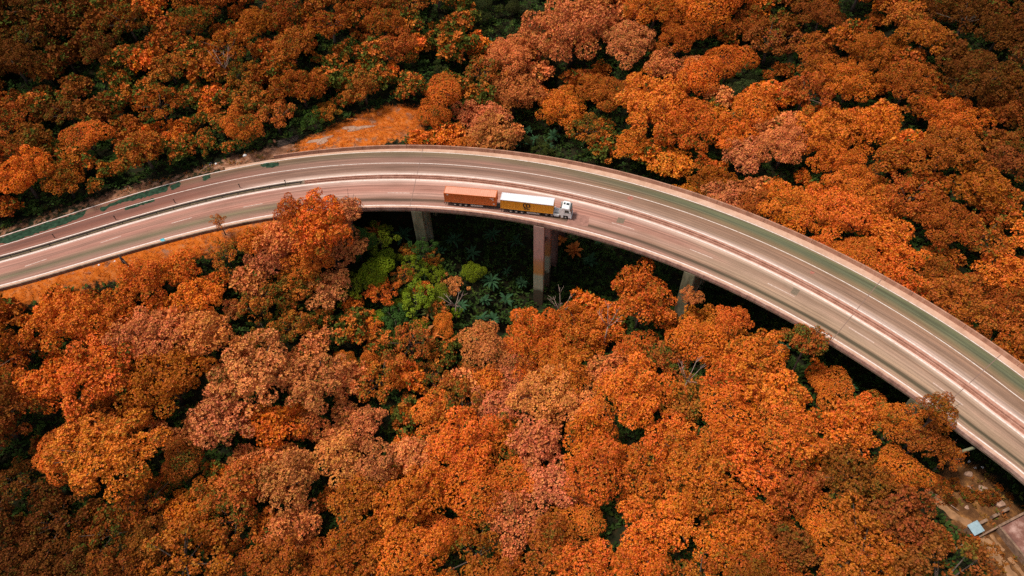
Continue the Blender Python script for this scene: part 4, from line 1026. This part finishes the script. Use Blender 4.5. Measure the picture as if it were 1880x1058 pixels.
# orange grass on the bank and on the slope
ZG = [ZONES['bank'], ZONES['tri']]
def grassy(q_): return (inpoly(q_, ZG[0]) | inpoly(q_, ZG[1])) & off_road(q_, 0.5)
xy, z = scatter(420000, grassy)
keep = rng.uniform(0, 1, len(xy)) < 0.35+0.65*(np.sin(xy[:, 0]*0.9+np.sin(xy[:, 1]*1.3))*np.sin(xy[:, 1]*0.8) > -0.2)
xy, z = xy[keep], z[keep]
V, Q, T = rosettes(np.c_[xy, z+0.02], np.tile([[0, 0, 1.0]], (len(xy), 1)), 0.42, 0.13, 3, rng, rng.uniform(0, 1, len(xy)), (0.5, 1.2))
gs = link('grass', fast_mesh('grass', V, Q, m_leaf, T)); gs.color = (0.50, 0.115, 0.008, 0.22)
tag(gs, 'orange dry grass on the bank and the slope beside the road', 'grass', None, 'stuff')
print('grass', len(Q))
# weeds along the bare verge and the clearing
xy, z = scatter(60000, lambda q_: (inpoly(q_, ZONES['verge']) | inpoly(q_, ZONES['clear'])) & off_road(q_, 0.6) & (rng.uniform(0, 1, len(q_)) < 0.9))
nz = np.sin(xy[:, 0]*0.55+1.7*np.sin(xy[:, 1]*0.4))*np.sin(xy[:, 1]*0.5+xy[:, 0]*0.2); k = nz > 0.1; xy, z = xy[k], z[k]; cl = inpoly(xy, ZONES['clear']); z = z+np.where(cl, rng.uniform(0, 1.1, len(xy))*np.clip((nz[k]-0.3)*2, 0, 1), 0)
V, Q, T = rosettes(np.c_[xy, z+0.03], np.tile([[0, 0, 1.0]], (len(xy), 1)), 0.6, 0.2, 4, rng, rng.uniform(0, 1, len(xy)), (0.3, 1.1))
wd_ = link('weeds', fast_mesh('weeds', V, Q, m_leaf, T)); wd_.color = (0.24, 0.075, 0.012, 0.5)
tag(wd_, 'low brown and olive weeds on the bare earth verge and clearing', 'weeds', None, 'stuff')

# palms and big-leaved plants of the ravine
def frond_mesh(name, L, Wd, droop, n=6):
    V = []; F = []
    for i in range(n+1):
        u_ = i/n; x = L*(u_-0.12*droop*u_*u_); z_ = L*(0.42*u_-droop*0.62*u_*u_); ww = Wd*math.sin(math.pi*min(1, 0.08+u_*0.92))**0.7*(1 if i < n else 0.05)
        jag = 1.0 if i % 2 == 0 else 0.72
        V += [(x, -ww*jag, z_-0.10*ww), (x, 0, z_+0.05), (x, ww*jag, z_-0.10*ww)]
    for i in range(n):
        a = 3*i; F += [(a, a+3, a+4, a+1), (a+1, a+4, a+5, a+2)]
    F = np.array(F); T = np.tile([[0.5, 0.5, 0.5]], (len(F), 1))
    return fast_mesh(name, np.array(V), F, m_leaf, T)
FR = [frond_mesh('frond', 2.9, 0.34, 0.9), frond_mesh('frond', 2.4, 0.42, 0.7), frond_mesh('frond', 1.9, 0.40, 0.8)]
pt = MB().tube([(0, 0, -1), (0.05, 0, 0.5), (0.0, 0.05, 1.0)], [0.22, 0.17, 0.13], 7).mesh('trunk', m_bark, 0, True)
PALMS = [(738,428,3.2,'g'),(905,520,2.8,'g'),(932,498,2.6,'g'),(948,445,2.8,'g'),(928,552,2.8,'g'),(868,462,2.6,'g'),(880,585,2.6,'g'),(905,590,2.4,'g'),(852,560,2.6,'g'),(790,575,2.6,'t'),(818,548,2.4,'g'),(832,438,2.6,'g'),
 (900,432,2.6,'g'),(778,610,2.6,'t'),(802,620,2.4,'o'),(868,620,2.2,'t'),(770,545,2.4,'g'),(945,580,2.6,'g'),(962,520,2.4,'g'),(888,552,2.4,'g'),(805,462,2.4,'g'),(690,425,2.8,'o'),(1032,440,2.2,'o'),(1052,460,2.4,'o'),
 (955,265,2.8,'g'),(985,255,2.6,'g'),(1005,272,2.6,'g'),(972,238,2.4,'g'),(1020,248,2.4,'g'),(905,78,3.0,'g'),(975,45,3.0,'g'),(985,62,2.6,'t'),(1345,210,2.4,'g'),(1340,195,2.2,'g'),(1420,618,2.2,'t'),(1440,640,2.2,'g'),(1398,640,2.2,'o'),(1560,715,2.4,'g'),(1100,440,2.2,'g'),(1085,480,2.4,'g')]
PCOL = {'g': (0.030, 0.072, 0.030), 't': (0.10, 0.105, 0.03), 'o': (0.50, 0.13, 0.02)}; PW = {'g': 'dark green', 't': 'olive and pinkish', 'o': 'orange leaved'}
pl_ = []
for (px, py, h, k) in PALMS:
    P = land(px, py, h); pl_.append((P, h, k, px, py))
for i, (P, h, k, px, py) in enumerate(pl_):
    o = empty('palm', (P.x, P.y, P.z-0.1), rng.uniform(0, 6.28))
    side = 'beyond the viaduct' if py < 300 else 'under the right viaduct arm' if px > 1080 else 'in the ravine left of the tall pier' if px > 780 else 'in the ravine beside the first pier'
    same = [q_ for q_ in pl_ if q_[2] == k and (('beyond the viaduct' if q_[4] < 300 else 'under the right viaduct arm' if q_[3] > 1080 else 'in the ravine left of the tall pier' if q_[3] > 780 else 'in the ravine beside the first pier') == side)]
    same.sort(key=lambda q_: q_[3]); j = [q_[3:5] for q_ in same].index((px, py))
    pos = 'only' if len(same) == 1 else 'leftmost' if j == 0 else 'rightmost' if j == len(same)-1 else ORD[j]
    tag(o, f'{pos} {PW[k]} palm{" from the left" if pos in ORD else ""}, {side}', 'palm', 'palms of the ravine')
    o.rotation_euler = (rng.uniform(-.22, .22), rng.uniform(-.22, .22), rng.uniform(0, 6.28)); size = rng.uniform(0.75, 1.25)
    tr = link('trunk', pt, o); tr.scale = (1, 1, h)
    nf = int(rng.integers(9, 18)); a0 = rng.uniform(0, 6.28); fm = FR[0 if h > 2.5 else rng.integers(1, 3)]
    for q_ in range(nf):
        f_ = link('frond', fm, o); f_.location = (0, 0, h); f_.rotation_euler = (0, rng.uniform(-0.45, 0.35) if q_ % 3 else rng.uniform(-0.9, -0.5), a0+q_*2.399); sc = size*rng.uniform(0.7, 1.2); f_.scale = (sc, sc, sc)
        c = PCOL[k]; v = rng.uniform(0.7, 1.3); f_.color = (c[0]*v*(3.0 if k == 't' and q_ % 4 == 0 else 1), c[1]*v, c[2]*v, 0.02)
# bare pale branching trees between the crowns
def bare_tree(px, py, H, label):
    P = land(px, py, H); o = empty('bare_tree', (P.x, P.y, P.z-0.2), rng.uniform(0, 6.28)); tag(o, label, 'tree', 'leafless pale trees')
    mb = MB().tube([(0, 0, -0.5), (0.1, 0.1, H*0.4), (0, 0.3, H*0.62)], [0.20, 0.15, 0.11], 6); mb.build('trunk', m_pale_bark, o, 0, True)
    for k in range(6):
        a_ = k*1.05+rng.uniform(-.3, .3); e = Vector((math.cos(a_)*2.4, math.sin(a_)*2.4, H*rng.uniform(0.85, 1.05))); st = Vector((0, 0.3, H*0.62)); m_ = st.lerp(e, 0.5)+Vector((0, 0, -0.4))
        b_ = MB().tube([st, m_, e], [0.10, 0.07, 0.03], 5)
        for _ in range(3):
            e2 = e+Vector((rng.uniform(-1, 1), rng.uniform(-1, 1), rng.uniform(-.2, .8))); b_.tube([m_.lerp(e, 0.6), e2], [0.05, 0.02], 4)
        b_.build('branch', m_pale_bark, o, 0, True)
bare_tree(832, 545, 9, 'pale bare branches of a leafless tree in the middle of the green ravine')
bare_tree(1118, 568, 16, 'pale twiggy bare tree poking out of the orange crowns right of the tall pier')
bare_tree(1030, 545, 15, 'bare pinkish twigs at the foot of the tall pier')
bare_tree(1268, 672, 14, 'leafless pale tree in the forest below the third pier')
bare_tree(402, 92, 13, 'pale forked leafless tree in the brown forest near the top left')

# ------------------------------------------------------------------ small things by the road
m_white = simple('white_plastic', (0.78, 0.76, 0.73), 0.5); m_cyan = simple('cyan_tarpaulin', (0.02, 0.34, 0.42), 0.5, 0, 0.2, 3)
m_wood = simple('dark_wood', (0.055, 0.036, 0.026), 0.9, 0, 0.4, 3); m_stone = simple('pale_stone', (0.34, 0.20, 0.135), 0.9, 0, 0.35, 2)
for k, (px, py) in enumerate([(101,437),(213,403.5),(322,373),(441,345),(525,338)]):
    P = at(px, py, 0); o = empty('marker_post', (P[0], P[1], -0.02)); tag(o, f'{ORD[k]} small dark marker post from the left, along the dark median', 'post', 'marker posts on the median')
    MB().box((0, 0, 0.55), (0.14, 0.14, 1.1)).build('post', m_steel_dark, o, 0.02); MB().box((0, 0, 1.17), (0.30, 0.10, 0.26)).build('reflector', m_wood, o, 0.02)
def lump(name, P, r, m, label, cat, group, seed):
    r_ = np.random.default_rng(seed); bm = bmesh.new(); bmesh.ops.create_icosphere(bm, subdivisions=2, radius=1)
    for v in bm.verts:
        k = 1+0.25*math.sin(v.co.x*3+seed)*math.sin(v.co.y*4+seed*2)+r_.uniform(-.08, .08); v.co = Vector((v.co.x*r[0], v.co.y*r[1], v.co.z*r[2]))*k
    me = bpy.data.meshes.new(name); bm.to_mesh(me); bm.free(); me.materials.append(m)
    o = link(name, me); o.location = P; o.rotation_euler = (0, 0, r_.uniform(0, 6)); return tag(o, label, cat, group)
for k, (px, py, r, lb) in enumerate([(449,285,0.5,'round white bag of rubbish on the dirt verge above the left bend'),(386,301,0.40,'pale bag beside black rubbish on the dark verge above the left bend'),(396,300,0.30,'small pale bag right next to the other rubbish on the dark verge'),
      (181,486,0.28,'white scrap lying on the orange grass bank left of the stump'),(210,479,0.22,'smaller white scrap on the orange grass nearest the stump'),(73,513,0.26,'white scrap low on the far left of the orange grass bank'),
      (1780,847,0.30,'upper white scrap of the three in the shade of the right arm'),(1791,858.5,0.24,'lower left white scrap of the three in the shade of the right arm'),(1805,857.5,0.26,'right white scrap of the three in the shade of the right arm')]):
    P = land(px, py, 0.2); lump('litter', (P.x, P.y, P.z+0.15*r), (r, r*0.8, r*0.6), m_white, lb, 'litter', 'white litter on the ground', k)
P = land(392, 301); lump('rubbish_bag', (P.x-0.6, P.y, P.z+0.2), (0.5, 0.4, 0.35), m_steel_dark, 'black rubbish bag between pale bags on the dark verge', 'rubbish bag', None, 30)
P = land(300, 442); lump('tarpaulin', (P.x, P.y, P.z+0.15), (0.75, 0.5, 0.22), m_cyan, 'bright cyan tarpaulin bundle under the kerb wall on the grass bank', 'tarpaulin', None, 31)
# dead stump with a leaning broken limb on the grass bank
P = land(225, 478, 1); o = empty('dead_stump', (P.x, P.y, P.z-0.1)); tag(o, 'dark dead stump with a leaning broken limb on the orange grass bank', 'stump')
MB().tube([(0, 0, 0), (-0.1, 0.1, 1.2), (-0.3, 0.2, 2.6)], [0.42, 0.32, 0.10], 7).build('trunk', m_wood, o, 0, True)
MB().tube([(-0.1, 0.1, 1.2), (0.7, -0.6, 0.9), (1.3, -1.2, 0.2)], [0.18, 0.14, 0.07], 6).build('limb', m_wood, o, 0, True)
# signpost and stack of dark planks on the verge
P = land(505, 262, 1); o = empty('marker_sign', (P.x, P.y, P.z)); tag(o, 'small white and orange marker sign standing on the verge before the dark planks', 'sign')
MB().box((0, 0, 0.6), (0.10, 0.10, 1.2)).build('post', m_wood, o); MB().box((0, -0.06, 1.45), (0.55, 0.05, 0.75)).build('panel', simple('sign_orange', (0.62, 0.28, 0.15), 0.6), o, 0.01)
P = land(528, 258, 0.3); o = empty('plank_pile', (P.x, P.y, P.z-0.05), 0.42); tag(o, 'weathered pile of long dark planks lying by the trees on the verge', 'planks')
pm = MB().box((0, 0, 0), (5.2, 0.28, 0.12)).mesh('plank', m_wood, 0.01)
for k in range(9):
    b_ = link('plank', pm, o); b_.location = (random.uniform(-.4, .4), (k % 5)*0.55-1.1+(0.2 if k > 4 else 0), 0.12+0.16*(k//5)+random.uniform(0, .03)); b_.rotation_euler = (0, 0, random.uniform(-.07, .07))
# rocky bare patch on the orange slope
for k, Q_ in enumerate([[(560,258),(590,250),(618,246),(622,256),(600,262),(575,268),(562,266)], [(618,244),(645,234),(672,222),(684,220),(676,232),(655,243),(632,250)]]):
    pts = [land(*p) for p in Q_]; c = sum(pts, Vector())/len(pts); rad = max((p-c).length for p in pts)
    V = []; n_ = 26
    for i in range(n_):
        a_ = 2*math.pi*i/n_; d_ = min(1.0, 1); 
        p0 = Vector((c.x, c.y, 0)); rr = rad*(0.62+0.25*math.sin(3*a_+k)+random.uniform(-.08, .08)); el = Vector((math.cos(a_)*rr, math.sin(a_)*rr*0.42, 0))
        th = math.radians(22); V.append((c.x+el.x*math.cos(th)-el.y*math.sin(th), c.y+el.x*math.sin(th)+el.y*math.cos(th)))
    vs = [(x, y, g1(x, y)+0.05) for x, y in V]+[(c.x, c.y, g1(c.x, c.y)+0.42)]
    ob = MB().add(vs, [(i, (i+1) % n_, n_) for i in range(n_)]).build('bare_rock', m_stone, None, 0, True); tag(ob, kind='structure')

# ------------------------------------------------------------------ the clearing at the lower right: walled terrace, shed, wall, paths
m_terr, t, b = mat('terrace_screed'); g = N(t, 'ShaderNodeNewGeometry').outputs['Position']
t.links.new(ramp(t, noise(t, g, 0.35, 6, 0.65), [(0.34, (0.10, 0.04, 0.03)), (0.52, (0.20, 0.085, 0.06)), (0.68, (0.46, 0.28, 0.23))]), b.inputs['Base Color']); b.inputs['Roughness'].default_value = 0.9
m_wall = simple('weathered_wall', (0.21, 0.125, 0.08), 0.9, 0, 0.4, 1.2); m_blue = simple('pale_blue_sheet', (0.27, 0.37, 0.41), 0.5, 0, 0.15, 1.5); m_path = simple('trodden_earth', (0.27, 0.135, 0.06), 0.95, 0, 0.4, 0.7)
A, B, C_ = land(1831, 967), land(1886, 938), land(1884, 1030)
zt = max(A.z, B.z, C_.z)+1.0
A, B, C_ = (Vector(at(px, py, zt)) for px, py in ((1831, 967), (1900, 931), (1896, 1044)))
ux = (B-A).normalized(); uy = (C_-A).normalized()
T_ = empty('terrace_building', (A.x, A.y, zt-3.0)); tag(T_, 'low flat roofed building with reddish terrace roof and pale parapet, bottom right corner', 'building')
def tw(a_, b_, z_): p = ux*a_+uy*b_; return (p.x, p.y, 3.0+z_)
LX, LY = 22, 26
def slab(a0, b0, a1, b1, z0, z1): return [tw(a0, b0, z0), tw(a1, b0, z0), tw(a1, b1, z0), tw(a0, b1, z0), tw(a0, b0, z1), tw(a1, b0, z1), tw(a1, b1, z1), tw(a0, b1, z1)]
BF = [(3, 2, 1, 0), (4, 5, 6, 7), (0, 1, 5, 4), (1, 2, 6, 5), (2, 3, 7, 6), (3, 0, 4, 7)]
MB().add(slab(0.3, 0.3, LX, LY, -3.5, 0.0), BF).build('roof', m_terr, T_)
MB().add(slab(-0.1, -0.1, LX, 0.28, -3.5, 0.55), BF).build('parapet', m_wall, T_, 0.03); MB().add(slab(-0.1, 0.30, 0.28, LY, -3.5, 0.45), BF).build('parapet', m_wall, T_, 0.03)
# long retaining wall running on from the parapet, posts on it
rw = empty('retaining_wall', (A.x, A.y, zt-3)); tag(rw, 'thin weathered wall running left from the terrace corner past the blue shed', 'wall')
e0 = -ux*7.0
MB().add([tw(-9.5, -0.05, -3.5), tw(-0.13, -0.05, -3.5), tw(-0.13, 0.22, -3.5), tw(-9.5, 0.22, -3.5), tw(-9.5, -0.05, -0.3), tw(-0.13, -0.05, 0.3), tw(-0.13, 0.22, 0.3), tw(-9.5, 0.22, -0.3)], BF).build('wall', m_wall, rw, 0.02)
for a_ in (-2.2, 0.6, 3.0):
    MB().add(slab(a_, -1.9, a_+1.5, -1.4, -3.0, 0.1), BF).build('buttress', m_wall, rw, 0.03)
P = land(1791, 970, 1.8); sh = empty('shed', (P.x, P.y, P.z-0.1), math.atan2(ux.y, ux.x)); tag(sh, 'tiny shed with a pale blue sheet roof at the end of the earth path', 'shed')
MB().box((0, 0, 0.9), (1.9, 1.5, 1.8)).build('wall', m_wall, sh); MB().add([(-1.15, -0.95, 1.82), (1.15, -0.95, 1.82), (1.15, 0.95, 2.15), (-1.15, 0.95, 2.15), (-1.15, -0.95, 1.90), (1.15, -0.95, 1.90), (1.15, 0.95, 2.23), (-1.15, 0.95, 2.23)], BF).build('roof', m_blue, sh)
MB().box((0.3, -0.765, 0.8), (0.7, 0.03, 1.5)).build('door', m_wood, sh)
MB().box((1.9, 0.5, 0.55), (1.0, 0.4, 0.5)).build('ledge', m_wall, sh)
def trail(name, pix, wd, m, h=0.06):
    P = [land(*p) for p in pix]; Q_ = []
    for a_, b_ in zip(P[:-1], P[1:]):
        for k in range(8): Q_.append(a_.lerp(b_, k/8))
    Q_.append(P[-1]); V = []; F = []
    for i, p in enumerate(Q_):
        d_ = (Q_[min(i+1, len(Q_)-1)]-Q_[max(i-1, 0)]); d_.z = 0; d_.normalize(); n_ = Vector((-d_.y, d_.x, 0))
        ww = wd*(0.85+0.3*math.sin(i*0.9)*random.uniform(0.2, 1))
        for s_ in (-1, 0, 1): x, y = p.x+n_.x*s_*ww/2, p.y+n_.y*s_*ww/2; V.append((x, y, g1(x, y)+h+(0.05 if s_ == 0 else 0)))
    for i in range(len(Q_)-1): F += [(3*i, 3*i+3, 3*i+4, 3*i+1), (3*i+1, 3*i+4, 3*i+5, 3*i+2)]
    return tag(MB().add(V, F).build(name, m), kind='structure')
trail('path', [(1705,904),(1726,925),(1750,947),(1782,964)], 1.7, m_path)
trail('path', [(1795,980),(1812,996),(1828,1018),(1845,1040),(1866,1068)], 2.0, m_path)
trail('path', [(1819,982),(1832,1000),(1843,1012)], 0.8, m_path)
trail('path', [(1852,1024),(1866,1040),(1882,1060)], 0.9, m_path)
P1, P2 = land(1713, 911), land(1761, 945)
pp = MB().tube([P1+Vector((0, 0.6, 0.35)), P1.lerp(P2, 0.5)+Vector((0, 0.6, 0.35)), P2+Vector((0, 0.6, 0.35))], [0.09]*3, 8).build('pipe', m_stone, None, 0, True); tag(pp, 'pale pipe lying along the earth path in the clearing', 'pipe')
for k, (px, py, r, lb) in enumerate([(1779,870,0.8,'pale boulder uppermost on the clearing edge under the viaduct'),(1806,897,0.9,'pale boulder halfway along the clearing edge'),(1834,922,1.1,'largest pale boulder, near the terrace end of the clearing edge'),(1780,894,0.4,'small stone in the middle of the brown clearing'),(1776,931,0.45,'small pale stone above the blue shed')]):
    P = land(px, py, 0.3); lump('boulder', (P.x, P.y, P.z+0.1), (r, r*0.75, r*0.5), m_stone, lb, 'boulder', 'boulders of the clearing', 50+k)
